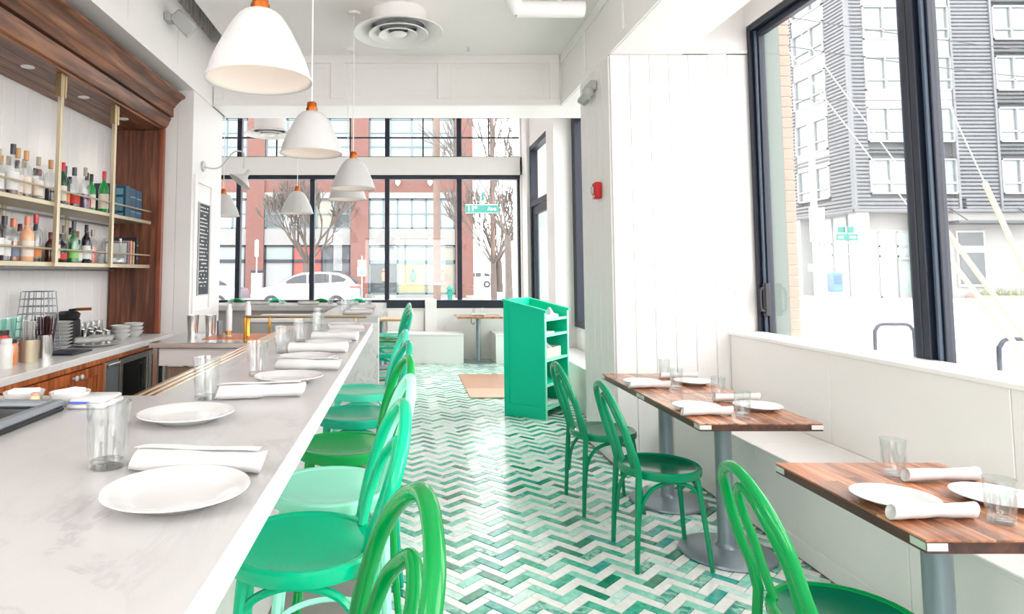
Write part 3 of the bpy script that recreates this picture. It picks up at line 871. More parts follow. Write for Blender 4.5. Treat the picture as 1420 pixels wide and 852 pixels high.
# ------------------------------------------------------------------ bottles
LIQ = dict(amber=(150, 84, 40), brown=(74, 34, 26), dark=(28, 22, 30), red=(196, 48, 36), green=(10, 140, 62), darkgreen=(14, 66, 48), black=(20, 22, 30), plum=(86, 52, 92), peach=(232, 178, 140), grey=(120, 128, 138))
CAPS = dict(gold=(196, 146, 84), black=(24, 24, 38), red=(200, 34, 44), tan=(170, 156, 136), orange=(226, 130, 96), maroon=(112, 32, 46))
def bottle(lbl, x, y, z, h, r, body, liquid, cap, label, group, fill=.55, neck=.32):
    # body: 'clear' glass with coloured liquid inside, or a solid glass colour
    t = T('bottle', lbl, 'bottle', (x, y, z), 0, group)
    hs = h * (1 - neck); nr = max(.011, r * .33)
    prof = [(0, .001), (r * .92, 0), (r, .008), (r, hs * .86), (r * .86, hs * .96), (nr * 1.3, hs + h * .05), (nr, hs + h * .10), (nr, h * .90)]
    if body == 'clear':
        L('glass_body', MB().lathe(prof, 14), GLASSW, t)
        if liquid:
            L('liquid', MB().lathe([(0, .006), (r * .93, .006), (r * .93, hs * fill), (0, hs * fill)], 14), solid('liquid_' + liquid, LIQ[liquid]), t)
    else:
        L('glass_body', MB().lathe(prof + [(0, h * .90)], 14), solid('bottle_glass_' + body, LIQ[body]), t)
    if cap:
        L('cap', MB().lathe([(0, h * .80), (nr * 1.22, h * .80), (nr * 1.25, h - .002), (nr * 1.1, h), (0, h)], 12), solid('cap_' + cap, CAPS[cap], .4), t)
    if label:
        L('paper_label', MB().lathe([(r * 1.006, hs * .16), (r * 1.012, hs * .17), (r * 1.012, hs * (.66 if min(label) > 180 else .46)), (r * 1.006, hs * (.67 if min(label) > 180 else .47))], 14), mat('label_%d_%d_%d' % label, lin(*label), .6) if label not in _lab else _lab[label], t)
        _lab.setdefault(label, t.children[-1].data.materials[0])
    return t
_lab = {}
ORD = ['first', 'second', 'third', 'fourth', 'fifth', 'sixth', 'seventh', 'eighth', 'ninth', 'tenth', 'eleventh', 'twelfth', 'thirteenth', 'fourteenth', 'fifteenth', 'sixteenth', 'seventeenth', 'eighteenth']
GU, GL = 'bottles on the upper brass shelf', 'bottles on the lower brass shelf'
CRM = (226, 214, 200); WHT = (222, 222, 218); ORL = (228, 140, 80); RDL = (208, 62, 50); LIM = (150, 205, 110); BLU = (120, 130, 150)
up = [(3.82, .27, .036, 'clear', 'brown', 'tan', WHT, 'tan-topped bottle of brown spirit'), (3.91, .315, .038, 'clear', 'brown', 'black', WHT, 'tall clear bottle with dark stopper and white label'),
      (4.01, .31, .037, 'clear', 'amber', 'gold', CRM, 'tall clear bottle with gold cap and cream label'), (4.10, .31, .037, 'clear', 'brown', 'gold', CRM, 'slightly shorter clear bottle with gold cap and cream label'),
      (4.185, .285, .034, 'clear', None, 'tan', CRM, 'clear bottle with greyish cap and cream label'), (4.25, .215, .036, 'clear', None, 'maroon', WHT, 'short clear bottle with dark purple cap'),
      (4.385, .30, .040, 'clear', 'dark', 'gold', None, 'gold-capped clear bottle of dark spirit beside the post'), (4.487, .30, .027, 'darkgreen', None, 'red', CRM, 'slim red-capped bottle by the post'),
      (4.567, .29, .038, 'darkgreen', None, 'black', ORL, 'dark green bottle with black cap and bright label'), (4.70, .30, .040, 'clear', 'black', 'black', RDL, 'black-capped bottle of dark liqueur with red label'),
      (4.80, .315, .034, 'clear', 'plum', 'tan', None, 'tall clear bottle with tan stopper and plum-coloured liquid'), (4.885, .29, .033, 'clear', 'brown', 'black', RDL, 'black-capped clear bottle with red patterned label'),
      (4.955, .29, .034, 'green', None, 'black', CRM, 'bright green bottle with black cap'), (5.04 + .06, .335, .037, 'green', None, 'red', CRM, 'bright green bottle with red cap')]
for i, (y, h, r, b, lq, c, lb, d) in enumerate(up):
    bottle('%s, %s from left on upper shelf' % (d, ORD[i]), -2.40 + (.03 if i % 3 == 1 else 0), y - .03, 1.90, h, r, b, lq, c, lb, GU)
back_up = [(3.90, .27, 'gold'), (3.98, .28, 'tan'), (4.07, .27, 'black'), (4.15, .29, 'tan'), (4.28, .25, 'black'), (4.62, .27, 'tan'), (4.74, .26, 'black')]
for i, (y, h, c) in enumerate(back_up):
    bottle('clear bottle with %s cap, back row of upper shelf, %s from left' % (c, ORD[i]), -2.53, y + .12, 1.90, h, .034, 'clear', 'brown', c, WHT, GU)
lo = [(3.78, .29, .045, 'dark', None, 'black', WHT, 'big dark bottle with sloping white label'), (3.905, .27, .040, 'clear', 'grey', 'black', WHT, 'clear bottle with black cap and white label'),
      (4.0, .26, .036, 'clear', 'amber', 'orange', BLU, 'jar-like bottle with rust top and blue-grey label'), (4.09, .285, .042, 'peach', None, 'orange', CRM, 'peach-coloured bottle with orange cap'),
      (4.158, .20, .030, 'clear', 'dark', 'black', ORL, 'short clear bottle with black cap'), (4.236, .31, .040, 'clear', None, 'red', ORL, 'clear bottle with red cap and orange label'),
      (4.36, .20, .032, 'brown', None, 'maroon', None, 'small dark red bottle beside the post'), (4.49, .27, .027, 'clear', None, 'black', CRM, 'slim clear bottle behind the post'),
      (4.555, .20, .038, 'black', None, 'black', RDL, 'squat black bottle with red and white label'), (4.66, .30, .036, 'clear', 'green', 'black', LIM, 'clear bottle with black pourer and lime label'),
      (4.72, .27, .034, 'green', None, 'black', LIM, 'green bottle with black cap and lime label'), (4.79, .17, .030, 'clear', 'grey', 'black', WHT, 'short grey bottle with white label'),
      (4.845, .285, .032, 'black', None, 'black', WHT, 'tall plain black bottle'), (4.92, .235, .036, 'darkgreen', None, 'black', WHT, 'dark green bottle with grey label'),
      (5.05 - .045, .26, .035, 'clear', 'red', 'tan', None, 'bottle of red liqueur with cork stopper'), (5.13, .24, .034, 'clear', None, None, None, 'empty clear decanter by the post')]
for i, (y, h, r, b, lq, c, lb, d) in enumerate(lo):
    bottle('%s, %s from left on lower shelf' % (d, ORD[i]), -2.40 + (.03 if i % 3 == 0 else 0), y - .03, 1.508, h, r, b, lq, c, lb, GL, .7)
for i, (y, h, c) in enumerate(((3.90, .27, 'tan'), (3.98, .26, 'black'), (4.07, .28, 'gold'), (4.15, .25, 'maroon'), (4.24, .23, 'black'), (4.33, .27, 'black'), (4.60, .26, 'black'), (4.70, .28, 'tan'), (4.80, .27, 'black'), (4.90, .25, 'gold'))):
    bottle('%s-capped bottle in the back row of the lower shelf, %s from left' % (c, ORD[i]), -2.53, y + .10, 1.508, h, .034, 'clear', 'dark', c, WHT, GL)

# books and framed pictures at the right ends of the shelves
def book(lbl, x0, x1, y0, y1, z, h, rgb, group, face=None):
    t = T('book', lbl, 'book', ((x0 + x1) / 2, (y0 + y1) / 2, z), 0, group)
    m = solid('cover_%d_%d_%d' % rgb, rgb, .6)
    W('pages', MB().box(x0 + .004, x1 - .006, y0 + .004, y1 - .004, z + .004, z + h - .004), PAPER, t, 0)
    W('cover', MB().box(x0, x1, y0, y0 + .004, z, z + h).box(x0, x1, y1 - .004, y1, z, z + h).cbox(x1 - .006, x1, y0, y1, z, z + h, .002), m, t, 0)
    if face: W('cover_print', MB().box(x0 + .015, x1 - .02, y0 - .001, y0, z + .05, z + h * .62).box(x0 + .012, x1 - .015, y0 - .001, y0, z + .015, z + .03).box(x0 + .02, x1 - .02, y0 - .001, y0, z + h * .7, z + h * .9), solid('print_%d_%d_%d' % face, face, .6), t, 0)
    else: W('spine_print', MB().box(x1 - .0005, x1 + .0006, y0 + .01, y1 - .01, z + h * .68, z + h * .72).box(x1 - .0005, x1 + .0006, y0 + .01, y1 - .01, z + h * .2, z + h * .23), solid('print_110_150_165', (110, 150, 165), .6), t, 0)
    return t
GB = 'blue books on the upper shelf'
book('thin dark blue book left of the second brass post on the upper shelf', -2.50, -2.33, 5.175, 5.20, 1.90, .255, (22, 50, 70), GB)
book('thick blue book showing its patterned cover on the upper shelf', -2.50, -2.315, 5.34, 5.43, 1.90, .262, (28, 74, 100), GB, (110, 160, 178))
book('blue book with banded spine, nearest the cover-out book on the upper shelf', -2.50, -2.32, 5.44, 5.56, 1.90, .255, (24, 66, 92), GB)
book('blue book with banded spine, last before the walnut panel on the upper shelf', -2.50, -2.325, 5.575, 5.70, 1.90, .250, (28, 76, 104), GB)
pf_ = T('picture_frame', 'small pale picture in a grey frame leaning on the lower shelf', 'picture', (-2.43, 5.45, 1.508))
W('frame', MB().box(-2.53, -2.33, 5.46, 5.475, 1.508, 1.70), STEELD, pf_, 0)
W('picture', MB().box(-2.515, -2.345, 5.457, 5.46, 1.525, 1.685), PAPER, pf_, 0)
book('pink-spined book right of the framed picture on the lower shelf', -2.50, -2.33, 5.50, 5.535, 1.508, .20, (224, 150, 140), 'books on the lower shelf')
book('tan-spined book between the pink and the black books on the lower shelf', -2.50, -2.33, 5.56, 5.59, 1.508, .195, (206, 170, 124), 'books on the lower shelf')
book('tall black book last on the lower shelf', -2.52, -2.33, 5.62, 5.67, 1.508, .235, (26, 30, 42), 'books on the lower shelf')
for i, (y, x, h, d) in enumerate(((5.22, -2.36, .19, 'tall slim-necked glass decanter just right of the second post on the lower shelf'), (5.33, -2.34, .21, 'glass decanter with straight neck in front of the framed picture'))):
    t = T('decanter', d, 'decanter', (x, y, 1.508))
    L('glass_body', MB().lathe([(0, .001), (.040, 0), (.045, .03), (.036, .07), (.014, .10), (.013, h), (.010, h), (.010, .1), (.030, .068), (.038, .03), (.034, .008), (0, .008)], 16), GLASSW, t)
    L('glass_base', MB().lathe([(0, .002), (.038, .002), (.040, .012), (0, .012)], 16), GLASSB, t)

# ------------------------------------------------------------------ things on the back bar worktop
Z0 = .89
t = T('wire_basket', 'tall wire glass basket standing at the back of the back bar', 'basket', (-2.5, 4.45, Z0))
m_ = MB()
for k in range(9):
    z = .02 + k * .05; w = .105 - k * .0045
    m_.tube([(-w, -w, z), (w, -w, z), (w, w, z), (-w, w, z)], 0.0034, 5, True)
for sx in (-1, -.33, .33, 1):
    for sy in (-1, 1):
        m_.tube([(sx * .105, sy * .105, .02), (sx * .076, sy * .076, .42)], 0.0034, 5)
        if abs(sx) < 1: m_.tube([(sy * .105, sx * .105, .02), (sy * .076, sx * .076, .42)], 0.0034, 5)
L('wire_grid', m_, STEELD, t)

def canister(lbl, x, y, r, h, m, fill, fm, spread, n, fh, cat='canister'):
    t = T('straw_canister', lbl, cat, (x, y, Z0), 0)
    L('can', MB().lathe([(0, .002), (r, 0), (r, h), (r - .003, h), (r - .003, .006), (0, .006)], 20), m, t)
    mb = MB(); rr = random.Random(n)
    for k in range(n):
        a = rr.uniform(0, 2 * PI); q = rr.uniform(0, .8) * r
        mb.tube([(q * math.cos(a), q * math.sin(a), .01), (q * math.cos(a) * spread, q * math.sin(a) * spread, fh * rr.uniform(.93, 1))], .0032, 5)
    o = L(fill, mb, fm, t); o['kind'] = 'stuff'
    return t
canister('gold-banded steel canister holding clear straws on the back bar', -2.33, 4.06, .052, .135, BRASS2, 'straws', STEEL, 1.25, 30, .26)
canister('steel canister packed with dark brown straws right of the clear straws', -2.32, 4.22, .048, .15, STEEL, 'straws', mat('dark_brown_straws', lin(62, 26, 30), .5), 1.7, 46, .27)
for i, (x, y, h, m, d) in enumerate(((-2.30, 3.78, .17, WHT, 'white plastic squeeze bottle at the left edge of the back bar'), (-2.36, 3.93, .15, ORL, 'glass jar with orange label beside the gold canister'), (-2.44, 3.98, .20, RDL, 'amber jar with black lid behind the orange-labelled jar'))):
    t = T('jar', d, 'jar', (x, y, Z0), 0)
    L('jar_body', MB().lathe([(0, 0), (.034, 0), (.036, .01), (.036, h * .75), (.028, h * .85), (0, h * .85)], 16), solid('jar_%d' % i, m, .3), t)
    L('lid', MB().lathe([(.030, h * .85), (.030, h), (0, h)], 16), solid('jar_lid_%d' % i, (40, 34, 34) if i else (220, 220, 216), .4), t)
for i in range(4):
    t = T('green_tumbler', 'green tinted tumbler at the left of the back bar, %s of four from the left' % ORD[i], 'glass', (-2.52, 3.95 + i * .105, Z0 + .13), 0, 'green tinted tumblers on a rack')
    L('glass_body', MB().lathe([(0, .002), (.036, 0), (.044, .13), (.041, .13), (.033, .01), (0, .01)], 16), GLASSG, t)
t = T('glass_rack', 'low wire rack carrying the green tumblers at the back', 'rack', (-2.52, 4.15, Z0))
W('shelf', MB().cbox(-2.60, -2.45, 3.86, 4.30, Z0 + .112, Z0 + .129, .003), STEELD, t, 0)
for y in (3.875, 4.285):
    for x in (-2.595, -2.455): W('leg', MB().tube([(x, y, Z0), (x, y, Z0 + .113)], .005, 6), STEELD, t)
t = T('coffee_grinder', 'black coffee grinder box with wooden lever handle on the back bar', 'grinder', (-2.565, 4.98, Z0))
L('body', MB().cbox(-.07, .06, -.07, .08, 0, .20, .015), BLACK, t, 40)
L('hopper', MB().lathe([(0, .20), (.075, .20), (.085, .235), (.06, .255), (0, .26)], 18), BLACK, t)
L('lever', MB().tube([(0, 0, .262), (.05, .02, .268)], .009, 8), BLACK, t)
k_ = L('handle', MB().tube([(.05, .02, .268), (.15, .05, .27)], .011, 8), COPPER, t); k_['label'] = 'wooden handle'

def lathe_stack(name, lbl, cat, x, y, z, n, r, step, grp):
    for i in range(n):
        t = T(name, '%s, %s from the bottom' % (lbl, ORD[i]), cat, (x, y, z + i * step), 0, grp)
        L('body', MB().lathe([(0, .003), (r * .55, 0), (r * .6, .004), (r * .98, .020), (r, .024), (r * .96, .024), (r * .55, .009), (0, .009)], 20), CERAM, t)
lathe_stack('side_plate', 'white side plate in the stack beside the black grinder', 'plate', -2.50, 4.76, Z0, 8, .078, .0245, 'stack of side plates')
for i, (x, y, n) in enumerate(((-2.33, 5.36, 3), (-2.33, 5.62, 3))):
    for k in range(n):
        t = T('bowl', 'white bowl, %s from the bottom of the %s bowl stack on the back bar' % (ORD[k], ('nearer', 'farther')[i]), 'bowl', (x, y, Z0 + .032 * k), 0, 'stacked bowls on the back bar')
        L('body', MB().lathe([(0, .002), (.035, 0), (.04, .004), (.072, .035), (.08, .055), (.076, .055), (.066, .035), (.03, .01), (0, .01)], 20), CERAM, t)
t = T('serving_platter', 'oval white platter carrying rolled napkins on the back bar', 'platter', (-2.32, 4.95, Z0))
L('body', MB().lathe([(0, .003), (.10, 0), (.15, .018), (.16, .022), (.155, .024), (.10, .008), (0, .008)], 28).xf(Matrix.Diagonal((1, 1.35, 1, 1))), CERAM, t)

def roll_mesh(ln, r, seed=0, name='cloth'):
    rr = random.Random(seed); ph = rr.uniform(0, 6)
    mb = MB(); rings = []; N = 14; M = 14
    vs = []
    for i in range(N):
        u = i / (N - 1); x = (u - .5) * ln
        sc = 1 + .10 * math.sin(u * 7 + ph) + .05 * math.sin(u * 19 + ph)
        for k in range(M):
            a = 2 * PI * k / M
            q = r * sc * (1 + .07 * math.cos(2 * a + ph + u * 2))
            vs.append((x + .010 * math.sin(a + ph) * (1 if i in (0, N - 1) else 0), q * 1.12 * math.cos(a), r * .98 + q * .92 * math.sin(a) * (1.0 if math.sin(a) > 0 else .98)))
    zmin = min(v[2] for v in vs); vs = [(x, y, z - zmin) for x, y, z in vs]
    fs = [(i * M + k, i * M + (k + 1) % M, (i + 1) * M + (k + 1) % M, (i + 1) * M + k) for i in range(N - 1) for k in range(M)]
    # spiral ends: recessed caps
    for e, i in ((-1, 0), (1, N - 1)):
        b = len(vs); cx = sum(v[0] for v in vs[i * M:(i + 1) * M]) / M; cz = sum(v[2] for v in vs[i * M:(i + 1) * M]) / M
        for k in range(M):
            v = vs[i * M + k]; vs.append((v[0] - e * .008, v[1] * .6, cz + (v[2] - cz) * .6))
        vs.append((cx - e * .002, 0, cz))
        fs += [(i * M + k, i * M + (k + 1) % M, b + (k + 1) % M, b + k) for k in range(M)] + [(b + k, b + (k + 1) % M, b + M) for k in range(M)]
    return mb.add(vs, fs)
def flap_mesh(ln, r):
    # loose wrapped edge of the napkin lying on the roll
    mb = MB()
    def fn(u, v):
        a = PI * (.66 - .34 * v); q = r * 1.06 + .001 * math.sin(9 * u)
        return ((u - .5) * ln * (.96 - .15 * v) + .02 * v, q * 1.12 * math.cos(a), r * .98 + q * .92 * math.sin(a) + .001)
    return mb.grid(fn, 10, 7)
_rm = {}
def napkin(lbl, x, y, z, ln, r, rz, grp):
    k = (ln, r)
    if k not in _rm: _rm[k] = (to_mesh('roll', roll_mesh(ln, r, len(_rm)), LINEN, 60), to_mesh('loose_edge', flap_mesh(ln, r), LINEN, 60))
    t = T('napkin_roll', lbl, 'napkin', (x, y, z), rz, grp)
    put('roll', _rm[k][0], t); put('loose_edge', _rm[k][1], t)
    return t
for i, (y, x) in enumerate(((4.86, -2.36), (4.95, -2.31), (5.04, -2.34))):
    napkin('rolled white napkin on the platter, %s of three from the left' % ORD[i], x, y, Z0 + .025, .17, .024, .3, 'napkins on the back bar platter')
rr = random.Random(5)
for i in range(9):
    x = -2.52 + (i % 3) * .06; y = 5.14 + (i // 3) * .10 + (i % 3) * .02
    t = tin('metal_cup', 'small steel cup by the walnut panel, %s column from left, %s row' % (ORD[i // 3], ('back', 'middle', 'front')[i % 3]), 'cup', x, y, Z0 + (0 if i % 2 else .0), .022, .030, .085 + .02 * (i % 3 == 0), STEEL, 'steel cups on the back bar')
for i in range(5):
    t = T('tumbler', 'upturned clear tumbler behind the steel cups, %s of five from the left' % ORD[i], 'glass', (-2.60, 5.16 + i * .095, Z0), 0, 'upturned tumblers on the back bar')
    L('glass_body', MB().lathe([(.044, 0), (.036, .15), (0, .15), (0, .142), (.033, .142), (.041, 0)], 16), GLASSW, t)
    L('glass_base', MB().lathe([(0, .143), (.034, .143), (.035, .149), (0, .149)], 16), GLASSB, t)
t = T('bar_mat', 'black rubber tray lying on the marble top below the straws', 'tray', (-2.36, 4.55, Z0))
W('tray', MB().cbox(-2.52, -2.20, 4.34, 4.62, Z0, Z0 + .012, .004), DARK, t, 0)
# ================================================================== CHAIRS AND STOOLS
def chair_parts(t, hs, m, stool=False, seat_m=None):
    def P(pts, n=5): return cr(pts, n)
    bh = .335 if stool else .40
    ib = .095 if stool else .055
    tl = .028 if stool else 0
    tr = .0165
    # rear legs
    for s in (-1, 1):
        foot = (-.205 if stool else -.185, s * (.20 if stool else .19), 0)
        L('leg', MB().tube(P([foot, (-.175, s * .187, hs * .5), (-.162, s * .178, hs - .01)]), [.012, .0125, .013, .0135, .014, .0145, .015, .0155, .016, .0162, .0165], 8), m, t)
        f = (.20 if stool else .185, s * .165, 0)
        L('leg', MB().tube(P([f, (.165, s * .145, hs * .45), (.145, s * .125, hs * .85), (.135, s * .118, hs - .02)]), [.011 + .0004 * k for k in range(16)], 8), m, t)
    out = [(-.162, -.178, hs - .02), (-.178, -.188, hs + .06), (-.205 + tl * .3, -.197, hs + .13), (-.243 + tl * .7, -.185, hs + bh * .64), (-.278 + tl, -.125, hs + bh - .045), (-.292 + tl, 0, hs + bh)]
    out = out + [(x, -y, z) for x, y, z in out[-2::-1]]
    L('back_frame', MB().tube(cr(out, 6), tr, 14), m, t)
    inn = [(-.158, -.085, hs - .005), (-.175, -.098, hs + .06), (-.20 + tl * .3, -.105, hs + (bh - ib) * .44), (-.235 + tl * .7, -.095, hs + (bh - ib) * .70), (-.262 + tl, -.06, hs + bh - ib - .03), (-.272 + tl, 0, hs + bh - ib)]
    inn = inn + [(x, -y, z) for x, y, z in inn[-2::-1]]
    L('back_hoop', MB().tube(cr(inn, 6), .0135, 12), m, t)
    R = .202
    L('seat', MB().lathe([(0, hs - .026), (R - .03, hs - .026), (R - .028, hs - .004), (R - .06, hs - .009), (R * .45, hs - .014), (0, hs - .015)], 32), seat_m or m, t)
    L('seat_rim', MB().lathe([(R - .034, hs - .038), (R - .004, hs - .038), (R, hs - .032), (R, hs - .006), (R - .006, hs), (R - .018, hs + .001), (R - .030, hs - .005), (R - .034, hs - .014)], 32, close=True), m, t)
    # bent braces under the seat
    for s in (-1, 1):
        L('brace', MB().tube(P([(-.170, s * .172, hs - (.30 if not stool else .22)), (-.150, s * .168, hs - .16), (-.085, s * .160, hs - .075), (.02, s * .146, hs - .052), (.10, s * .134, hs - .075), (.137, s * .126, hs - .11)]), .0105, 7), m, t)
    L('brace', MB().tube(P([(.150, -.128, hs - .13), (.142, -.09, hs - .07), (.138, 0, hs - .05), (.142, .09, hs - .07), (.150, .128, hs - .13)]), .0105, 7), m, t)
    if stool:
        z = .30
        ring = [(.178 * math.cos(a) - .003, .178 * math.sin(a), z) for a in [2 * PI * k / 28 for k in range(28)]]
        L('foot_ring', MB().tube(ring, .010, 7, True), m, t)


def chair(lbl, x, y, rz, m, seat_m=None):
    t = T('bentwood_chair', lbl, 'chair', (x, y, 0), rz, 'bentwood cafe chairs')
    chair_parts(t, .465, m, False, seat_m); return t


c1 = chair('green bentwood cafe chair nearest the host stand, at the far dining table', 1.235, 4.14, .03, CH_DARK, CH_SEAT)
dup(c1, 'green bentwood cafe chair at the middle dining table, right behind the nearest chair', (1.300, 3.405, 0), -.02)
dup(c1, 'bright green bentwood cafe chair at the nearest dining table, cut by the lower edge', (1.262, 1.935, 0), -.08, {CH_DARK.name: CH_BRT})

GS = 'bentwood bar stools'
s0 = T('bar_stool', 'emerald green bentwood bar stool nearest the camera, mostly its back hoops showing', 'stool', (-.228, 1.01, 0), PI + .19, GS)
chair_parts(s0, .75, ST_EMER, True)
K = ST_EMER.name
stools = [(-.265, 1.74, .13, ST_JADE, 'jade green bentwood bar stool with the large near seat, second from the camera'),
          (-.245, 2.18, .10, ST_MINT, 'pale mint bentwood bar stool between the jade and the grass green stools'),
          (-.245, 2.69, .16, ST_GRAS, 'grass green bentwood bar stool between the pale mint and the teal stools'),
          (-.245, 3.26, .12, ST_TEAL, 'teal green bentwood bar stool, fifth from the camera at the long bar'),
          (-.26, 3.90, .10, ST_AQUA, 'soft aqua bentwood bar stool, last at the long bar before the marble end'),
          (-.215, 5.75, .08, ST_TEAL, 'teal bentwood bar stool, first beyond the marble waterfall end'),
          (-.215, 6.28, .10, ST_JADE, 'jade bentwood bar stool, second beyond the marble waterfall end'),
          (-.215, 6.80, .06, ST_EMER, 'emerald bentwood bar stool, third beyond the marble waterfall end'),
          (-.215, 7.32, .10, ST_AQUA, 'aqua bentwood bar stool, last on the aisle side of the far counter')]
for x, y, a, m, lb in stools:
    dup(s0, lb, (x, y, 0), PI + a, {K: m})
for i, (x, a) in enumerate(((-2.22, 0), (-1.68, .05), (-1.12, -.05), (-.62, .04))):
    dup(s0, 'green bar stool on the window side of the far counter, %s from the left' % ORD[i], (x, 8.30, 0), -PI / 2 + a, {K: (ST_EMER, ST_JADE)[i % 2]})

# ================================================================== DINING TABLES
def stave_mesh(w, l, th, _c={}):
    k = (round(w, 4), round(l, 4), th)
    if k not in _c: _c[k] = to_mesh('stave', MB().cbox(0, w, 0, l, 0, th, .0006), TABLEW, 0)
    return _c[k]


def dining_table(lbl, x0, x1, y0, y1, seed):
    cx, cy = (x0 + x1) / 2, (y0 + y1) / 2; h = .74; th = .036
    t = T('dining_table', lbl, 'table', (cx, cy, 0), 0, 'butcher block dining tables')
    core = W('tabletop', MB().cbox(x0, x1, y0, y1, h - th, h - .006, .002), TABLEE, t, 0)
    rr = random.Random(seed); n = 13; w = (x1 - x0) / n
    for k in range(n):
        cuts = [y0, y0 + (y1 - y0) * rr.uniform(.2, .45), y0 + (y1 - y0) * rr.uniform(.55, .8), y1]
        for a, b in zip(cuts[:-1], cuts[1:]):
            o = put('stave', stave_mesh(w - .0004, round(b - a, 2), .006), core)
            o.scale = (1, (b - a - .0003) / max(.01, round(b - a, 2)), 1)
            o.location = (x0 + k * w - cx, a - cy, h - .006)
    for sx, X in ((1, x0), (-1, x1)):
        for sy, Y in ((1, y0), (-1, y1)):
            a, b = sorted((X - sx * .0015, X + sx * .055)); c, d_ = sorted((Y - sy * .0015, Y + sy * .0))
            e, f_ = sorted((Y - sy * .0015, Y + sy * .055)); g, hh = sorted((X - sx * .0015, X))
            o = W('corner_cap', MB().box(a, b, c, d_, h - .028, h - .008).box(g, hh, e, f_, h - .028, h - .008), CHROME, t, 0)
    L('column', MB().lathe([(.062, .03), (.045, .045), (.041, .06), (.041, h - th - .01), (.0, h - th - .01)], 28), PEDES, t)
    L('base', MB().lathe([(0, 0), (.225, 0), (.232, .006), (.228, .016), (.20, .024), (.07, .036), (0, .038)], 40), PEDES, t)
    L('top_plate', MB().cbox(-.12, .12, -.12, .12, h - th - .012, h - th, .003), PEDES, t, 0)
    return t


dining_table('walnut butcher block table farthest of the row, against the white pier', 1.365, 1.94, 3.835, 4.56, 1)
dining_table('walnut butcher block table in the middle of the row, pushed against the far one', 1.365, 1.94, 3.07, 3.825, 2)
dining_table('walnut butcher block table nearest the camera at the right edge', 1.365, 1.965, 1.755, 2.45, 3)

# place settings
_pm = to_mesh('plate_body', MB().lathe([(0, .004), (.060, .003), (.064, 0), (.070, .001), (.085, .010), (.113, .0195), (.1165, .0215), (.1155, .0235), (.112, .0232), (.086, .0145), (.074, .009), (.066, .0075), (0, .0072)], 48), CERAM, 50)
_rim = to_mesh('foot_ring', MB().lathe([(.062, 0), (.067, 0), (.066, .003), (.063, .003)], 32, close=True), CERAM, 50)
def plate(lbl, x, y, z, grp):
    t = T('plate', lbl, 'plate', (x, y, z), 0, grp)
    put('plate_body', _pm, t); put('foot_ring', _rim, t)
    return t
def _tum():
    a = MB(); n = 30; h = .122
    prof = [(.031, 0), (.0325, .004), (.033, .03), (.0365, .075), (.0395, h)]
    inner = [(.0375, h), (.034, .075), (.030, .032), (.026, .016), (0, .014)]
    a.lathe([(0, .001)] + prof + inner, n)
    # flutes: short facets pressed into the wall
    return a
_gm = to_mesh('glass_body', _tum(), GLASSW, 60)
_gb = to_mesh('glass_base', MB().lathe([(0, .0015), (.030, .0015), (.0318, .006), (.0315, .013), (.027, .0138), (0, .0138)], 24), GLASSB, 60)
def _fl():
    m = MB()
    for k in range(10):
        a = 2 * PI * (k + .5) / 10; c, s = math.cos(a), math.sin(a)
        pts = [(.0372 * c, .0372 * s, .075), (.0365 * c, .0365 * s, .06), (.0349 * c, .0349 * s, .04), (.0338 * c, .0338 * s, .025)]
        m.tube(pts, [.0006, .0016, .0016, .0006], 5)
    return m
_gf = to_mesh('flutes', _fl(), GLASSW, 60)
def tumbler(lbl, x, y, z, grp):
    t = T('water_glass', lbl, 'glass', (x, y, z), random.uniform(0, 1), grp)
    put('glass_body', _gm, t); put('glass_base', _gb, t); put('flutes', _gf, t)
    return t

names = ('far', 'middle', 'nearest')
for i, (cy, yo) in enumerate(((4.20, 0), (3.45, 0), (2.10, 0))):
    nm = names[i]
    plate('white plate on the aisle side of the %s dining table' % nm, 1.49, cy - .07, .74, 'plates on the dining tables')
    plate('white plate on the bench side of the %s dining table' % nm, 1.81, cy - .07 + .01, .74, 'plates on the dining tables')
    napkin('rolled white napkin on the aisle side of the %s dining table, before the plate' % nm, 1.478 + .022 * (i == 2), cy - .215 if i < 2 else cy - .20, .74, .25, .021, .06, 'napkins on the dining tables')
    napkin('rolled white napkin on the bench side of the %s dining table, behind the plates' % nm, 1.80, cy + .135, .74, .25, .021, .05, 'napkins on the dining tables')
    tumbler('fluted water glass at the front of the %s dining table, nearest the aisle chair' % nm, 1.65 if i == 1 else (1.64 if i == 0 else 1.672), cy - .22 if i != 2 else cy - .225, .74, 'water glasses on the dining tables')
    tumbler('fluted water glass at the back of the %s dining table, behind the napkin' % nm, 1.735 if i != 2 else 1.695, cy + .205, .74, 'water glasses on the dining tables')

PO = ['nearest', 'second', 'third', 'fourth', 'fifth', 'sixth']
bp = [(-.372, 1.085), (-.548, 1.655), (-.395, 2.235), (-.41, 2.76), (-.39, 3.33), (-.36, 3.92)]
bn = [(-.385, 1.235, .25, -.10), (-.43, 1.945, .25, .20), (-.37, 2.50, .25, -.12), (-.40, 3.03, .26, .12), (-.38, 3.56, .24, .05), (-.37, 4.12, .22, 0)]
bg = [(-.568, 1.266), (-.582, 1.93), (-.53, 2.36), (-.565, 3.03), (-.56, 3.50), (-.535, 4.00)]
for i in range(6):
    plate('white plate on the marble bar, %s from the camera' % PO[i], bp[i][0], bp[i][1], 1.07, 'plates on the bar')
    napkin('rolled white napkin on the marble bar, %s from the camera' % PO[i], bn[i][0], bn[i][1], 1.07, bn[i][2], .024, bn[i][3], 'napkins on the bar')
    tumbler('fluted water glass on the marble bar, %s from the camera' % PO[i], bg[i][0], bg[i][1], 1.07, 'water glasses on the bar')
plate('white plate on the marble bar, last before the brass rail', -.42, 4.48, 1.07, 'plates on the bar')
tumbler('fluted water glass on the marble bar, last before the brass rail', -.60, 4.55, 1.07, 'water glasses on the bar')
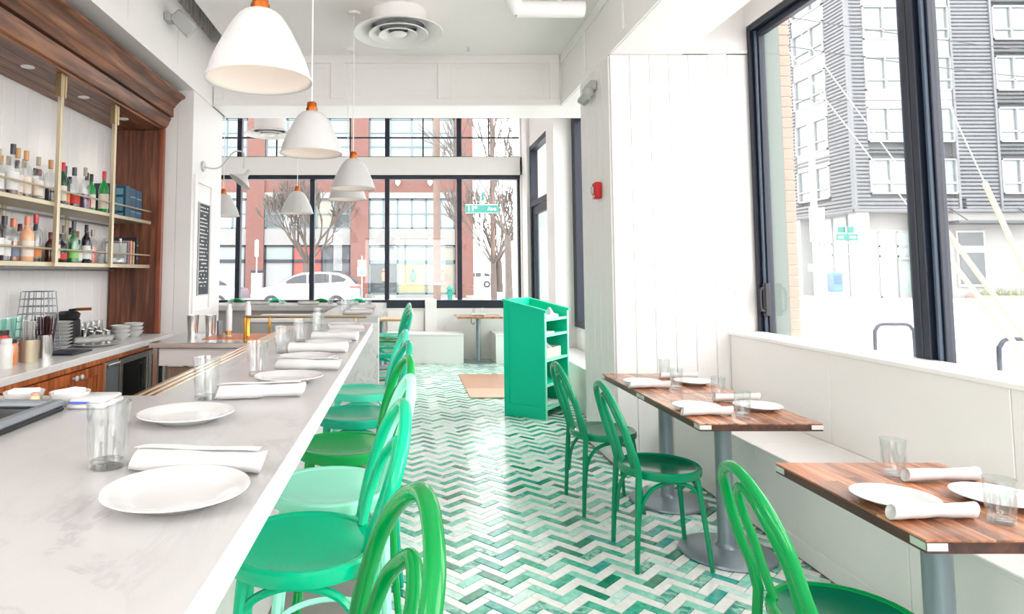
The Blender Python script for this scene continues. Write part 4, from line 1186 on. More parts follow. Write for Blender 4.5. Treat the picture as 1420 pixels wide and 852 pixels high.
# far counter
for i, (x, y, k) in enumerate(((-.42, 5.78, 'n'), (-.55, 6.0, 'g'), (-.45, 6.25, 'p'), (-.43, 6.55, 'n'), (-.58, 6.7, 'g'), (-.46, 7.0, 'p'), (-.60, 7.15, 'g'))):
    d = '%s from the near end of the far marble counter' % ORD[i]
    if k == 'n': napkin('rolled white napkin, ' + d, x, y, 1.07, .25, .024, .1, 'settings on the far counter')
    if k == 'g': tumbler('fluted water glass, ' + d, x, y, 1.07, 'settings on the far counter')
    if k == 'p': plate('white plate, ' + d, x, y, 1.07, 'settings on the far counter')
for i, x in enumerate((-2.22, -1.62, -1.05, -.60)):
    plate('white plate on the window side of the far counter, %s from the left' % ORD[i], x - .1, 7.72, 1.07, 'settings on the far counter')
    tumbler('fluted water glass on the window side of the far counter, %s from the left' % ORD[i], x + .17, 7.66, 1.07, 'settings on the far counter')
    napkin('rolled white napkin on the window side of the far counter, %s from the left' % ORD[i], x - .06, 7.48, 1.07, .24, .022, 0, 'settings on the far counter')

# near left end of the bar: tray, bowls, wipes
t = T('dark_tray', 'black rubber bar tray lying on the marble bar at the left edge', 'tray', (-1.15, 1.5, 1.07))
W('tray', MB().cbox(-1.5, -.915, 1.0, 1.775, 1.07, 1.082, .004), BLACK, t, 0)
W('raised_rim', MB().cbox(-.945, -.915, 1.0, 1.775, 1.082, 1.10, .005).cbox(-1.5, -.945, 1.745, 1.775, 1.082, 1.10, .005), STEELD, t, 0)
for i, (x, d) in enumerate(((-1.075, 'left of the two white bowls behind the black tray'), (-.945, 'right of the two white bowls behind the black tray'))):
    t = T('sugar_bowl', d + ' on the bar', 'bowl', (x, 1.86, 1.07), 0, 'bowls behind the black tray')
    L('body', MB().lathe([(0, .002), (.034, 0), (.038, .004), (.048, .02), (.053, .036), (.050, .036), (.045, .02), (.03, .01), (0, .01)], 26), CERAM, t)
    L('packets', MB().cbox(-.036, .036, -.022, .022, .010, .042, .003).xf(Matrix.Rotation(.2 + i, 4, 'Z')), PAPER, t, 0)
t = T('spice_jar', 'little jar with orange label between the two white bowls', 'jar', (-1.01, 1.80, 1.07))
L('jar_body', MB().lathe([(0, 0), (.012, 0), (.012, .03), (.009, .035), (0, .035)], 12), solid('jar_small', (230, 180, 130), .3), t)
L('lid', MB().lathe([(.010, .035), (.010, .043), (0, .043)], 12), solid('jar_small_lid', (190, 150, 130), .4), t)
t = T('folded_cloth', 'folded white cloth with blue stitching right of the white bowls', 'cloth', (-.862, 1.84, 1.07))
L('cloth', MB().cbox(-.055, .05, -.06, .07, 0, .014, .006).cbox(-.05, .045, -.055, .066, .014, .026, .005), LINEN, t, 50)
L('blue_stitching', MB().box(-.045, .01, -.0615, -.0600, .017, .022), solid('blue_thread', (60, 90, 190), .7), t, 0)

# ================================================================== BENCHES
bn_ = T('banquette', 'long white panelled banquette bench under the right window', 'bench', (2.2, 2.6, 0))
ys = [-1.9, .4, 1.53, 2.66, 3.79, 4.918]
for a, b in zip(ys[:-1], ys[1:]):
    W('front_panel', MB().cbox(1.995, 2.02, a + .002, b - .002, 0.095, .435, .003), BENCHW, bn_, 0)
    W('seat_board', MB().cbox(1.985, 2.445, a + .001, b - .001, .435, .46, .004), BENCHW, bn_, 0)
    W('back_panel', MB().cbox(2.44, 2.465, a + .002, b - .002, .46, .972, .003), BENCHW, bn_, 0)
W('plinth', MB().cbox(1.99, 2.02, -1.9, 4.918, 0, .095, .004), BENCHW, bn_, 0)
W('sill_cap', MB().cbox(2.425, 2.655, -1.9, 4.918, .972, 1.0, .005).cbox(2.64, 2.672, -1.9, 4.918, .942, 1.0, .004), TRIM, bn_, 0)
W('end_filler', MB().box(2.02, 2.655, 4.90, 4.918, .0, .435), BENCHW, bn_, 0)

def box_bench(lbl, x0, x1, y0, y1):
    t = T('box_bench', lbl, 'bench', ((x0 + x1) / 2, (y0 + y1) / 2, 0), 0, 'white box benches')
    W('base', MB().cbox(x0 + .01, x1 - .01, y0 + .01, y1, 0, .44, .004), BENCHW, t, 0)
    W('seat_board', MB().cbox(x0, x1, y0, y1, .44, .47, .005), BENCHW, t, 0)
    return t
b_ = box_bench('white box bench left of the far window table', -.30, .93, 10.35, 10.97)
W('back_board', MB().cbox(-.30, .31, 10.93, 10.97, .47, .80, .004), BENCHW, b_, 0)
box_bench('white box bench right of the far window table, half hidden by the green stand', 1.42, 1.98, 10.35, 10.97)
box_bench('low white bench in the bay right of the green stand', 1.80, 2.20, 5.85, 8.45)

def far_table(lbl, x, y, wood_m):
    t = T('window_table', lbl, 'table', (x, y, 0), 0)
    L('tabletop', MB().cbox(-.36, .36, -.30, .30, .715, .745, .004), wood_m, t, 0)
    L('column', MB().lathe([(.05, .02), (.035, .04), (.035, .715), (0, .715)], 20), PEDES, t)
    L('base', MB().lathe([(0, 0), (.24, 0), (.24, .012), (.06, .03), (0, .032)], 32), PEDES, t)
    L('purse_hook', MB().tube(cr([(-.13, -.2, .715), (-.13, -.2, .65), (-.10, -.2, .62), (-.08, -.2, .65)], 4), .006, 6), BLACK, t)
    return t
far_table('small wood topped window table between the two far benches', 1.175, 10.55, TABLEW)
far_table('small wood topped window table beyond the bar stools', -.36, 10.0, wood('pale_table_wood', lin(160, 130, 96), lin(190, 160, 120), lin(206, 180, 144), 'x', 1, .4))
for i, (x, y) in enumerate(((1.08, 10.5), (1.25, 10.6))):
    tumbler('water glass on the far window table, %s' % ('left', 'right')[i], x, y, .745, 'glasses on the window table')
napkin('rolled white napkin on the far window table', 1.17, 10.42, .745, .2, .022, 0, 'napkin on the window table')

# ================================================================== HOST STAND
hs_ang = math.atan2(-.26, .36)
hst = T('host_stand', 'sea green wooden host stand with open shelves in the aisle', 'host stand', (1.373, 6.455, 0), hs_ang)
# local: x runs back along the panelled side (negative), y runs along the open shelf side
Wd, Dp, HF, HB = .445, .61, 1.045, 1.145
def side(y0, y1):
    m = MB().prism([(0, 0), (-Wd, 0), (-Wd, HB - .005), (0, HF)], 1, y0, y1)
    return m
L('side_panel', side(0, .035), GREENHOST, hst, 0)
L('side_panel', side(Dp - .035, Dp), GREENHOST, hst, 0)
m_ = MB()
q = lambda x, z: (x, z)
for a in ([(-.07, .10), (-.02, .10), (-.02, 1.0), (-.07, 1.01)], ):
    pass
fr = MB()
fr.prism([(0, .0), (-.05, .0), (-.05, 1.055), (0, 1.043)], 1, -.008, 0).prism([(-Wd + .06, 0), (-Wd, 0), (-Wd, 1.14), (-Wd + .06, 1.128)], 1, -.008, 0)
fr.prism([(-.05, 0), (-Wd + .06, 0), (-Wd + .06, .12), (-.05, .12)], 1, -.008, 0).prism([(-.05, .99), (-Wd + .06, 1.065), (-Wd + .06, 1.128), (-.05, 1.055)], 1, -.008, 0)
L('panel_frame', fr, GREENHOST, hst, 0)
L('back_panel', MB().box(-Wd, -Wd + .025, .035, Dp - .035, .02, HB), GREENHOST, hst, 0)
for nm, y0 in (('top_trim', -.014), ('top_trim', Dp - .045)):
    L(nm, MB().prism([(.02, HF - .004), (-Wd - .015, HB + .002), (-Wd - .015, HB + .024), (.02, HF + .018)], 1, y0, y0 + .059), GREENHOST, hst, 0)
L('top_trim', MB().cbox(-Wd - .015, -Wd + .03, .045, Dp - .045, HB + .001, HB + .024, .003), GREENHOST, hst, 0)
for z in (.955, .80, .555, .31, .085):
    s_ = L('shelf', MB().box(-Wd + .025, -.012, .035, Dp - .035, z, z + .022), GREENHOST, hst, 0)
    L('shelf_edge', MB().box(-.012, -.002, .035, Dp - .035, z - .002, z + .024), GREENEDGE, s_, 0)
for y0 in (0, Dp - .035): L('edge_strip', MB().box(-.002, .004, y0, y0 + .035, 0, HF - .005), GREENEDGE, hst, 0)
def onstand(x, y, z):
    v = wmat(hst) @ Vector((x, y, z)); return (v.x, v.y, v.z)
def pile(lbl, x, y, z, w, d, n, th, rot, mats, cat='papers', name='paper_stack'):
    t = T(name, lbl, cat, onstand(x, y, z), hs_ang + rot)
    rr = random.Random(n)
    for k in range(n):
        a = rr.uniform(-.06, .06)
        L('sheet', MB().cbox(-w / 2, w / 2, -d / 2, d / 2, k * th, (k + 1) * th - .0004, .0004).xf(Matrix.Rotation(a, 4, 'Z')), mats[k % len(mats)], t, 0)
    return t
pile('loose white menus on the top shelf of the green host stand', -.17, .27, .977, .26, .36, 4, .006, .05, [PAPER, PAPER, KRAFT])
pile('thin white papers on the second shelf of the green host stand', -.15, .20, .822, .24, .24, 2, .008, 0, [PAPER])
t = T('cardboard_box', 'pale pink open box on the third shelf of the green host stand', 'box', onstand(-.19, .27, .577), hs_ang)
L('box_walls', MB().box(-.16, .16, -.20, -.19, 0, .10).box(-.16, .16, .19, .20, 0, .10).box(-.16, -.15, -.19, .19, 0, .10).box(.15, .16, -.19, .19, 0, .10).box(-.15, .15, -.19, .19, 0, .01), KRAFT, t, 0)
t = T('folded_linen', 'crumpled white linen lying in the pink box', 'cloth', onstand(-.19, .26, .587), hs_ang)
L('cloth', MB().grid(lambda u, v: ((u - .5) * .28, (v - .5) * .34, .10 + .028 * math.sin(9 * u + 4 * v) + .03 * math.sin(13 * v - 3 * u) - (.10 * (2 * abs(u - .5)) ** 6)), 14, 14), LINEN, t, 60)
t = T('folded_linen', 'white crumpled napkin on the menus atop the green stand', 'cloth', onstand(-.13, .40, 1.0015), hs_ang)
L('cloth', MB().grid(lambda u, v: ((u - .5) * .16, (v - .5) * .16, max(.001, .05 * (1 - (2 * u - 1) ** 2) * (1 - (2 * v - 1) ** 2) * (1 + .6 * math.sin(8 * u + 6 * v)))), 12, 12), LINEN, t, 60)
pile('white leaflets on the bottom shelf of the green host stand', -.16, .25, .107, .24, .34, 3, .008, -.1, [PAPER])

# mat in the aisle
t = T('door_mat', 'tan coir door mat on the tiled floor behind the host stand', 'mat', (1.12, 8.41, 0))
W('mat_body', MB().cbox(.745, 1.495, 7.555, 9.275, -.004, .009, .003), MAT_, t, 0)
W('near_sheen', MB().box(.745, 1.495, 7.555, 8.15, .009, .0105), MATB, t, 0)  # pale near part is a reflection put into the mat's colour

# ================================================================== CEILING THINGS
def pendant(lbl, x, y, z, ceil):
    t = T('pendant_lamp', lbl, 'lamp', (x, y, z), 0, 'white dome pendant lamps')
    R, H = .181, .235
    R, H = .181, .252
    key = [(0, 1.0), (.06, .982), (.15, .948), (.28, .885), (.42, .80), (.56, .705), (.70, .61), (.81, .52), (.90, .43), (.96, .34), (1.0, .22)]
    outp = [(R + .004, 0)] + [(R * q, .006 + (H - .006) * k) for k, q in key]
    top = outp[-1][1]
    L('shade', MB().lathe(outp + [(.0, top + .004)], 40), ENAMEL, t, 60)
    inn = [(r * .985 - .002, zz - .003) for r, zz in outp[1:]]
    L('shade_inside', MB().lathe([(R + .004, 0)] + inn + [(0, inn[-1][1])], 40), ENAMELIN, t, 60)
    L('rim_band', MB().lathe([(R + .004, -.003), (R + .006, .001), (R + .003, .006), (R - .002, .002)], 40, close=True), ENAMEL, t)
    L('cap', MB().lathe([(.034, top - .006), (.034, top + .02), (.029, top + .023), (.029, top + .05), (.024, top + .056), (.0, top + .056)], 18), COPPER, t)
    L('bulb', MB().lathe([(0, .11), (.02, .115), (.03, .135), (.028, .16), (.015, .185), (.015, top - .01)], 16), TRIM, t)
    lamp = bpy.data.lights.new('pendant_bulb', 'POINT'); lamp.energy = .035; lamp.color = (1, .86, .76); lamp.shadow_soft_size = .03
    lo_ = bpy.data.objects.new('pendant_bulb', lamp); COL.objects.link(lo_); lo_.location = (x, y, z + .07)
    L('cord', MB().tube([(0, 0, top + .05), (0, 0, ceil - z)], .0045, 6), TRIM, t)
    L('ceiling_cup', MB().lathe([(0, ceil - z - .03), (.05, ceil - z - .026), (.055, ceil - z), (0, ceil - z)], 20), TRIM, t)
    return t
pl = [(-.512, 2.23, 2.110, 3.66, 'largest white dome pendant lamp hanging nearest the camera'), (-.556, 3.80, 2.142, 3.66, 'second nearest white dome pendant lamp with a copper cap over the bar'),
      (-.437, 5.40, 2.142, 3.66, 'third nearest white dome pendant lamp, in front of an overlapping lamp'), (-.565, 6.32, 2.155, 3.66, 'white dome pendant lamp half hidden behind the third one'),
      (-1.232, 7.36, 2.112, 4.30, 'small white dome pendant lamp hanging before the far tree'), (-2.085, 7.40, 2.085, 4.30, 'white dome pendant lamp cut by the left pier')]
for a in pl: pendant(a[4], *a[:4])

def diffuser(lbl, x, y, z, R, ceil):
    t = T('ceiling_diffuser', lbl, 'air vent', (x, y, z), 0, 'round ceiling diffusers')
    for k, (r0, r1, z0, z1) in enumerate(((.62 * R, R, .055, .0), (.42 * R, .66 * R, .04, -.01), (.22 * R, .43 * R, .028, -.018), (0.0, .2 * R, .0, -.022))):
        if r0 == 0: L('cone', MB().lathe([(0, -.02), (r1 * .6, -.022), (r1, -.004), (r1 * .9, .0), (0, .004)], 28), TRIM, t)
        else: L('cone', MB().lathe([(r0, z0), (r0 + .004, z0 - .004), (r1 - .01, z1 + .006), (r1, z1), (r1 + .004, z1 + .006), (r0 + .008, z0 + .012)], 44, close=True), TRIM, t)
    L('throat', MB().lathe([(0, .10), (.60 * R, .10), (.60 * R, .06), (.585 * R, .06), (.585 * R, .095), (0, .095)], 36), STEELD, t)
    L('duct_neck', MB().lathe([(.62 * R, .05), (.62 * R, ceil - z), (.0, ceil - z)], 36), CEIL, t)
    return t
diffuser('large round white ceiling diffuser hanging over the middle of the room', -.06, 5.40, 3.47, .38, 3.66)
diffuser('round white ceiling diffuser beyond the cross beam near the windows', -2.03, 9.6, 3.50, .37, 4.30)

t = T('ceiling_duct', 'white round duct hanging below the ceiling at upper right', 'duct', (1.0, 4.6, 3.3))
W('duct', MB().tube([(.80, 4.55, 3.33), (1.285, 4.55, 3.33)], .058, 20), CEIL, t)
W('branch_duct', MB().tube([(.80, 4.55, 3.33), (.70, 4.35, 3.45), (.70, 4.0, 3.55)], .058, 20), CEIL, t)
W('hanger', MB().box(1.10, 1.125, 4.545, 4.555, 3.38, 3.66), TRIM, t)
t = T('sprinkler_head', 'small white ceiling sprinkler head near the cross beam', 'sprinkler', (.62, 6.25, 3.64))
L('plate', MB().lathe([(0, .02), (.035, .02), (.03, .012), (0, .010)], 18), TRIM, t)
L('deflector', MB().lathe([(0, -.02), (.018, -.02), (.018, -.016), (.006, -.014), (.006, .012), (0, .012)], 14), STEEL, t)
t = T('spotlight', 'boxy grey spotlight on the left beam above the wood cornice', 'spotlight', (-1.953, 5.18, 3.50))
L('mount', MB().cbox(0, .05, -.07, .05, -.02, .05, .008), GREYP, t, 0)
hd_ = MB().cbox(-.06, .06, -.05, .05, -.10, .10, .012); hd_.xf(Matrix.Translation((.13, .02, -.02)) @ Matrix.Rotation(-.75, 4, 'Y') @ Matrix.Rotation(.2, 4, 'X'))
L('lamp_head', hd_, GREYP, t, 40)
t = T('emergency_light', 'two-headed emergency light on the right pier under the beam', 'emergency light', (1.572, 5.33, 2.97))
L('box', MB().cbox(-.055, 0, -.10, .10, -.03, .05, .008), GREYP, t, 0)
for s in (-1, 1):
    hm = MB().lathe([(0, 0), (.045, 0), (.05, .01), (.035, .06), (0, .065)], 18)
    hm.xf(Matrix.Translation((-.07, s * .10, -.05)) @ Matrix.Rotation(PI - .5, 4, 'X') @ Matrix.Rotation(.5 * s, 4, 'Y'))
    L('lamp_head', hm, GREYP, t)
t = T('fire_alarm', 'red fire alarm strobe on the right pier', 'fire alarm', (1.573, 5.20, 2.03))
L('body', MB().cbox(-.055, 0, -.045, .045, 0, .135, .01), RED, t, 40)
L('strobe_lens', MB().cbox(-.075, -.055, -.02, .02, .04, .10, .006), GREYP, t, 0)
L('grille', MB().box(-.0565, -.055, -.03, .03, .012, .016).box(-.0565, -.055, -.03, .03, .022, .026), WHITE, t, 0)

t = T('wall_sconce', 'white gooseneck wall lamp with angled shade on the left pier', 'wall lamp', (-1.970, 6.26, 2.47))
L('wall_plate', MB().lathe([(0, 0), (.055, 0), (.05, .018), (0, .022)], 22).xf(Matrix.Rotation(PI / 2, 4, 'Y')), ENAMEL, t)
L('arm', MB().tube(cr([(.01, 0, 0), (.08, 0, -.02), (.16, 0, -.01), (.23, 0, .06), (.29, 0, .135), (.35, 0, .15), (.395, 0, .13), (.405, -.01, .06), (.40, -.02, -.02)], 5), .008, 8), ENAMEL, t)
cone = MB().lathe([(0, .10), (.022, .10), (.024, .05), (.03, .03), (.11, -.04), (.125, -.05), (.115, -.052), (.028, .022), (0, .03)], 28)
cone.xf(Matrix.Translation((.40, -.02, -.12)) @ Matrix.Rotation(.62, 4, 'Y') @ Matrix.Rotation(-.25, 4, 'X'))
L('shade', cone, ENAMEL, t)
t = T('chalkboard', 'narrow framed chalkboard with chalk writing on the left pier', 'chalkboard', (-1.970, 6.31, 1.23))
L('board', MB().box(0, .012, -.155, .155, 0, .87), CHALK, t, 0)
L('frame', MB().box(0, .016, -.165, -.155, -.01, .88).box(0, .016, .155, .165, -.01, .88).box(0, .016, -.155, .155, .87, .88).box(0, .016, -.155, .155, -.01, 0), GREYP, t, 0)
m_ = MB(); rr = random.Random(11)
for k in range(22):
    z = .83 - k * .036; y = -.13
    while y < .10:
        w = rr.uniform(.015, .05)
        if rr.random() < .8: m_.box(.012, .0126, y, min(y + w, .13), z, z + rr.uniform(.008, .014))
        y += w + .012
o = L('chalk_writing', m_, CHALKW, t, 0); o['kind'] = 'stuff'
# ================================================================== THE STREET
S('trim_7', MB().box(-45, 70, -20, 11.22, -.5, -.2).box(-45, 70, 11.22, 90, -.5, -.2), ROAD)
S('trim_8', MB().cbox(2.86, 6.9, -12, 14.5, -.2, -.06, .02).cbox(-40, 6.9, 11.24, 14.5, -.2, -.062, .02), PAVE)
S('trim_10', MB().cbox(-40, 5.2, 33.2, 37.95, -.2, -.06, .02).cbox(1.2, 5.2, 37.9, 85, -.2, -.062, .02).cbox(22, 70, 34.5, 37.95, -.2, -.06, .02).cbox(22, 26.4, 37.9, 85, -.2, -.062, .02), PAVE)

# --- brick building across the street (front face at y = 38)
YB = 38.0
bb_ = T('brick_building', 'red brick building with stone bands and shop windows across the street', 'building', (-11, 44, -.2))
W('wall', MB().box(-32, 3.98, YB + .35, 60, -.2, 16), FARBRICK, bb_, 0)
px0 = [-27.3, -21.15, -15.0, -9.35, -3.2, 2.95]
px0 = [-21.6, -15.5, -9.35, -3.2, 2.95]
for x in px0: W('pillar', MB().box(x, x + 1.04, YB, YB + .4, -.2, 16), FARBRICK, bb_, 0)
W('spandrel', MB().box(-32, 3.98, YB + .12, YB + .4, 6.15, 7.75).box(-32, 3.98, YB + .12, YB + .4, 10.7, 12.2).box(-32, 3.98, YB + .12, YB + .4, 14.2, 16), FARBRICK, bb_, 0)
for z0, z1 in ((5.80, 6.15), (7.75, 8.0)): W('stone_band', MB().box(-32, 3.96, YB + .04, YB + .4, z0, z1), STONE, bb_, 0)
lampm = mat('white_globe_lamp', (.8, .8, .76), .4)
def grid_window(x0, x1, z0, z1, nx, nz, y, fm, gm, name='window', fw=.09):
    f = MB().box(x0, x1, y - .06, y + .04, z0, z0 + fw).box(x0, x1, y - .06, y + .04, z1 - fw, z1)
    for i in range(nx + 1):
        x = x0 + (x1 - x0) * i / nx; h = fw / 2 if 0 < i < nx else fw
        f.box(max(x0, x - h), min(x1, x + h), y - .06, y + .04, z0, z1)
    for j in range(1, nz):
        z = z0 + (z1 - z0) * j / nz
        f.box(x0, x1, y - .05, y + .03, z - .04, z + .04)
    w = W(name, f, fm, bb_, 0)
    for i in range(nx):
        for j in range(nz):
            g = gm[(i + j * nx) % len(gm)] if isinstance(gm, list) else gm
            W('pane', MB().box(x0 + (x1 - x0) * i / nx, x0 + (x1 - x0) * (i + 1) / nx, y + .005, y + .015, z0 + (z1 - z0) * j / nz, z0 + (z1 - z0) * (j + 1) / nz), g, w, 0)
    return w
PALEG = mat('pale_blind_behind_glass', (.24, .26, .27), .15, var=.08, vscale=.5)
CORAL = mat('coral_red_shop_panel', lin(176, 62, 52), .5)
GREYS = mat('grey_roller_shutter', (.19, .205, .205), .5)
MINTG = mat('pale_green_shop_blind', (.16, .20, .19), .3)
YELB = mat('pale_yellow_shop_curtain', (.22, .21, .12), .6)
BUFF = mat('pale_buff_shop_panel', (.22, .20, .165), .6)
for k, x in enumerate(px0[:-1]):
    a, b = x + 1.06, px0[k + 1] - .02
    dark = k == 2
    grid_window(a, b, 4.0, 5.78, 6 if not dark else 5, 2, YB + .25, TEALF, PALEG if not dark else [DIMGLASS, PALEG, DIMGLASS, BUFF, DIMGLASS])
    W('stone_panel', MB().box(a, b, YB + .1, YB + .4, 3.05, 4.0), STONE, bb_, 0)
    grid_window(a, b, 8.05, 10.6, 4, 3, YB + .25, TEALF, [PALEG, FARGLASS, FARGLASS, PALEG, FARGLASS])
    if k < 3:
        n = 3 if k == 2 else 2
        up = {0: [DIMGLASS, PALEG], 1: [DIMGLASS, MINTG], 2: [MINTG, CORAL, DIMGLASS]}[k]
        dn = {0: [GREYS, GREYS], 1: [GREYS, GREYS], 2: [GREYS, CORAL, DIMGLASS]}[k]
        grid_window(a, b, 2.10, 3.02, n, 1, YB + .25, DARK, up, 'shop_transom', .1)
        grid_window(a, b, -.15, 2.10, n, 1, YB + .25, DARK, dn, 'shop_window', .1)
    else:
        grid_window(a, b, 2.05, 3.02, 3, 1, YB + .25, TEALF, [MINTG, MINTG, BUFF], 'shop_transom', .1)
        grid_window(a, b, .15, 2.05, 3, 1, YB + .25, TEALF, [DIMGLASS, YELB, BUFF], 'shop_window', .1)
        W('stone_plinth', MB().box(a, b, YB + .05, YB + .4, -.2, .15), STONE, bb_, 0)
        for xx, m in ((a + .9, mat('shop_poster_orange', lin(150, 96, 60), .6)), (a + 2.6, mat('shop_poster_teal', lin(60, 110, 94), .6)), (a + 4.3, mat('shop_poster_rose', lin(150, 110, 98), .6))):
            W('shop_poster', MB().lathe([(0, .0), (.14, .05), (.17, .4), (.12, .55), (0, .56)], 10, (xx, YB + .1, .9)).lathe([(0, 0), (.1, .06), (.1, .14), (0, .2)], 10, (xx, YB + .1, 1.48)), m, bb_, 40)
        for xx in (a + 1.7, a + 3.6): W('globe_lamp', MB().lathe([(0, -.12), (.09, -.09), (.13, 0), (.09, .09), (0, .12)], 12, (xx, YB - .1, 3.38)).tube([(xx, YB - .1, 3.42), (xx, YB + .12, 3.42)], .03, 6), lampm, bb_)
        for xx in (a + 1.7, a + 3.6): W('globe_lamp', MB().lathe([(0, -.25), (.1, -.15), (.16, 0), (.1, .2), (0, .28)], 12, (xx, YB - .1, 6.75)).tube([(xx, YB - .1, 6.8), (xx, YB + .12, 6.8)], .03, 6), lampm, bb_)

# --- corner building with grey corrugated cladding on the right
YC, XC = 38.0, 26.5
cb = T('corner_building', 'grey corrugated apartment building over a concrete base at the corner', 'building', (40, 46, -.2))
W('core', MB().box(XC + .25, 62, YC + .25, 60, 5.15, 27).box(XC + 3.2, 62, YC + 2.4, 60, -.2, 5.15), CORRD, cb, 0)
def ridges(axis, a0, a1, z0, z1, plane, m):
    mb = MB(); z = z0; st = .23
    while z + st <= z1 + .001:
        if axis == 'x': mb.prism([(plane, z), (plane + .09, z + .02), (plane + .09, z + .10), (plane, z + .14), (plane, z + st), (plane + .25, z + st), (plane + .25, z)], 0, a0, a1) if False else mb.prism([(plane + .02, z), (plane - .035, z + .05), (plane - .035, z + .15), (plane + .02, z + .2), (plane + .25, z + .2), (plane + .25, z)], 0, a0, a1)
        else: mb.prism([(plane + .02, z), (plane - .035, z + .05), (plane - .035, z + .15), (plane + .02, z + .2), (plane + .25, z + .2), (plane + .25, z)], 1, a0, a1)
        z += st
    o = W('corrugated_siding', mb, m, cb, 0); o['kind'] = 'stuff'
ridges('x', XC, 27.4, 5.15, 26, YC, CORR)
ridges('x', 29.9, 31.0, 5.15, 26, YC + .5, CORRD)
ridges('x', 27.4, 33.0, 5.15, 5.9, YC, CORR)
ridges('x', 27.4, 31.0, 8.45, 9.0, YC + .05, CORRD)
ridges('x', 32.6, 35.0, 5.15, 26, YC, CORR)
ridges('x', 35.0, 48, 5.15, 5.95, YC, CORR)
for z in (8.4, 11.5, 14.6, 17.7): ridges('x', 35.0, 48, z, z + .72, YC, CORRD)
ridges('x', 37.6, 39.2, 5.15, 26, YC, CORR)
ridges('y', YC, 40.1, 5.15, 26, XC, CORR)
ridges('y', 43.5, 47, 5.15, 26, XC, CORR)
ridges('y', 40.1, 43.5, 5.15, 5.9, XC, CORR)
for z in (8.35, ): ridges('y', 40.1, 43.5, z, z + .5, XC, CORRD)
m_ = MB()
for x in (XC - .08, 29.8, 32.55, 35.0): m_.box(x, x + .14, YC - .1, YC + .2, 5.1, 26)
m_.box(XC - .12, 48, YC - .12, YC + .1, 5.0, 5.16).box(XC - .12, XC + .1, YC, 47, 5.0, 5.16)
W('metal_trim', m_, CORR, cb, 0)
def awin_x(x0, x1, z0, z1, split, spandrel):
    f = MB().box(x0, x1, YC - .08, YC + .2, z0, z0 + .09).box(x0, x1, YC - .08, YC + .2, z1 - .09, z1).box(x0, x0 + .09, YC - .08, YC + .2, z0, z1).box(x1 - .09, x1, YC - .08, YC + .2, z0, z1)
    f.box(x0, x1, YC - .06, YC + .2, z0 + .62, z0 + .70)
    if split: f.box((x0 + x1) / 2 - .04, (x0 + x1) / 2 + .04, YC - .06, YC + .2, z0, z1)
    w = W('window', f, WFRAME, cb, 0)
    for a, b in ([(x0, (x0 + x1) / 2), ((x0 + x1) / 2, x1)] if split else [(x0, x1)]):
        W('pane', MB().box(a + .05, b - .05, YC + .06, YC + .08, z0 + .05, z1 - .05), FARGLASS, w, 0)
    if spandrel: W('white_panel', MB().box(x0, x1 , YC, YC + .25, z1, z1 + 1.0), WFRAME, cb, 0)
def awin_y(y0, y1, z0, z1):
    f = MB().box(XC - .08, XC + .2, y0, y1, z0, z0 + .09).box(XC - .08, XC + .2, y0, y1, z1 - .09, z1).box(XC - .08, XC + .2, y0, y0 + .12, z0, z1).box(XC - .08, XC + .2, y1 - .12, y1, z0, z1)
    f.box(XC - .06, XC + .2, y0, y1, z0 + .62, z0 + .70).box(XC - .06, XC + .2, (y0 + y1) / 2 - .3, (y0 + y1) / 2 - .2, z0, z1)
    w = W('window', f, WFRAME, cb, 0)
    W('pane', MB().box(XC + .06, XC + .08, y0 + .05, y1 - .05, z0 + .05, z1 - .05), FARGLASS, w, 0)
    W('white_panel', MB().box(XC, XC + .25, y0, y1, z1, z1 + 1.0), WFRAME, cb, 0)
for k in range(6):
    z = 6.05 + 3.1 * k
    awin_x(27.4, 29.9, z, z + 2.1, True, k > 0)
    awin_x(31.0, 32.6, z, z + 2.1, False, k > 0)
    awin_x(35.2, 37.5, z, z + 2.1, True, False)
    awin_x(39.3, 41.6, z, z + 2.1, True, False)
    awin_y(40.15, 43.45, z, z + 2.1)
# concrete base: columns, glazed shopfront, door, canopy
W('soffit', MB().box(XC, 62, YC, 45, 4.98, 5.15), CONC, cb, 0)
for x, y in ((XC + .1, YC + .1), (30.2, YC + .1), (XC + .1, 43.6)):
    W('column', MB().cbox(x, x + .75, y, y + .75, -.2, 5.0, .03), WFRAME, cb, 0)
W('concrete_wall', MB().box(31.2, 62, YC + .1, YC + 2.4, -.2, 5.0), CONC, cb, 0)
f = MB()
for x in (27.3, 28.45, 29.55, 30.3): f.box(x, x + .1, YC + 1.0, YC + 1.12, -.1, 3.9)
for z in (-.1, 2.35, 2.95, 3.85): f.box(27.3, 30.4, YC + 1.0, YC + 1.12, z, z + .12)
fr_ = W('shopfront', f, WFRAME, cb, 0)
for a, b in ((27.4, 28.45), (28.55, 29.55), (29.65, 30.3)): W('pane', MB().box(a, b, YC + 1.05, YC + 1.07, 0, 3.85), mat('shop_glass_green', (.34, .42, .40), .1, var=.25, vscale=.7), fr_, 0)
W('shop_door', MB().box(29.55, 29.66, YC + .92, YC + 1.0, -.1, 2.35).box(30.3, 30.4, YC + .92, YC + 1.0, -.1, 2.35).box(29.66, 30.3, YC + .92, YC + 1.0, 2.2, 2.35).box(29.66, 30.3, YC + .92, YC + 1.0, -.1, .25), WFRAME, cb, 0)
W('upper_wall', MB().box(27.2, 31.2, YC + 1.0, YC + 1.3, 3.97, 5.0), CONC, cb, 0)
f = MB()
for y in (38.9, 40.2, 41.6, 43.0): f.box(XC + .9, XC + 1.0, y, y + .12, -.1, 5)
for z in (-.1, 2.5, 3.2): f.box(XC + .9, XC + 1.0, 38.9, 44, z, z + .12)
fr_ = W('shopfront', f, WFRAME, cb, 0)
W('pane', MB().box(XC + .97, XC + .99, 38.9, 44, 0, 5), mat('shop_glass_side', (.40, .47, .45), .1, var=.2, vscale=.5), fr_, 0)
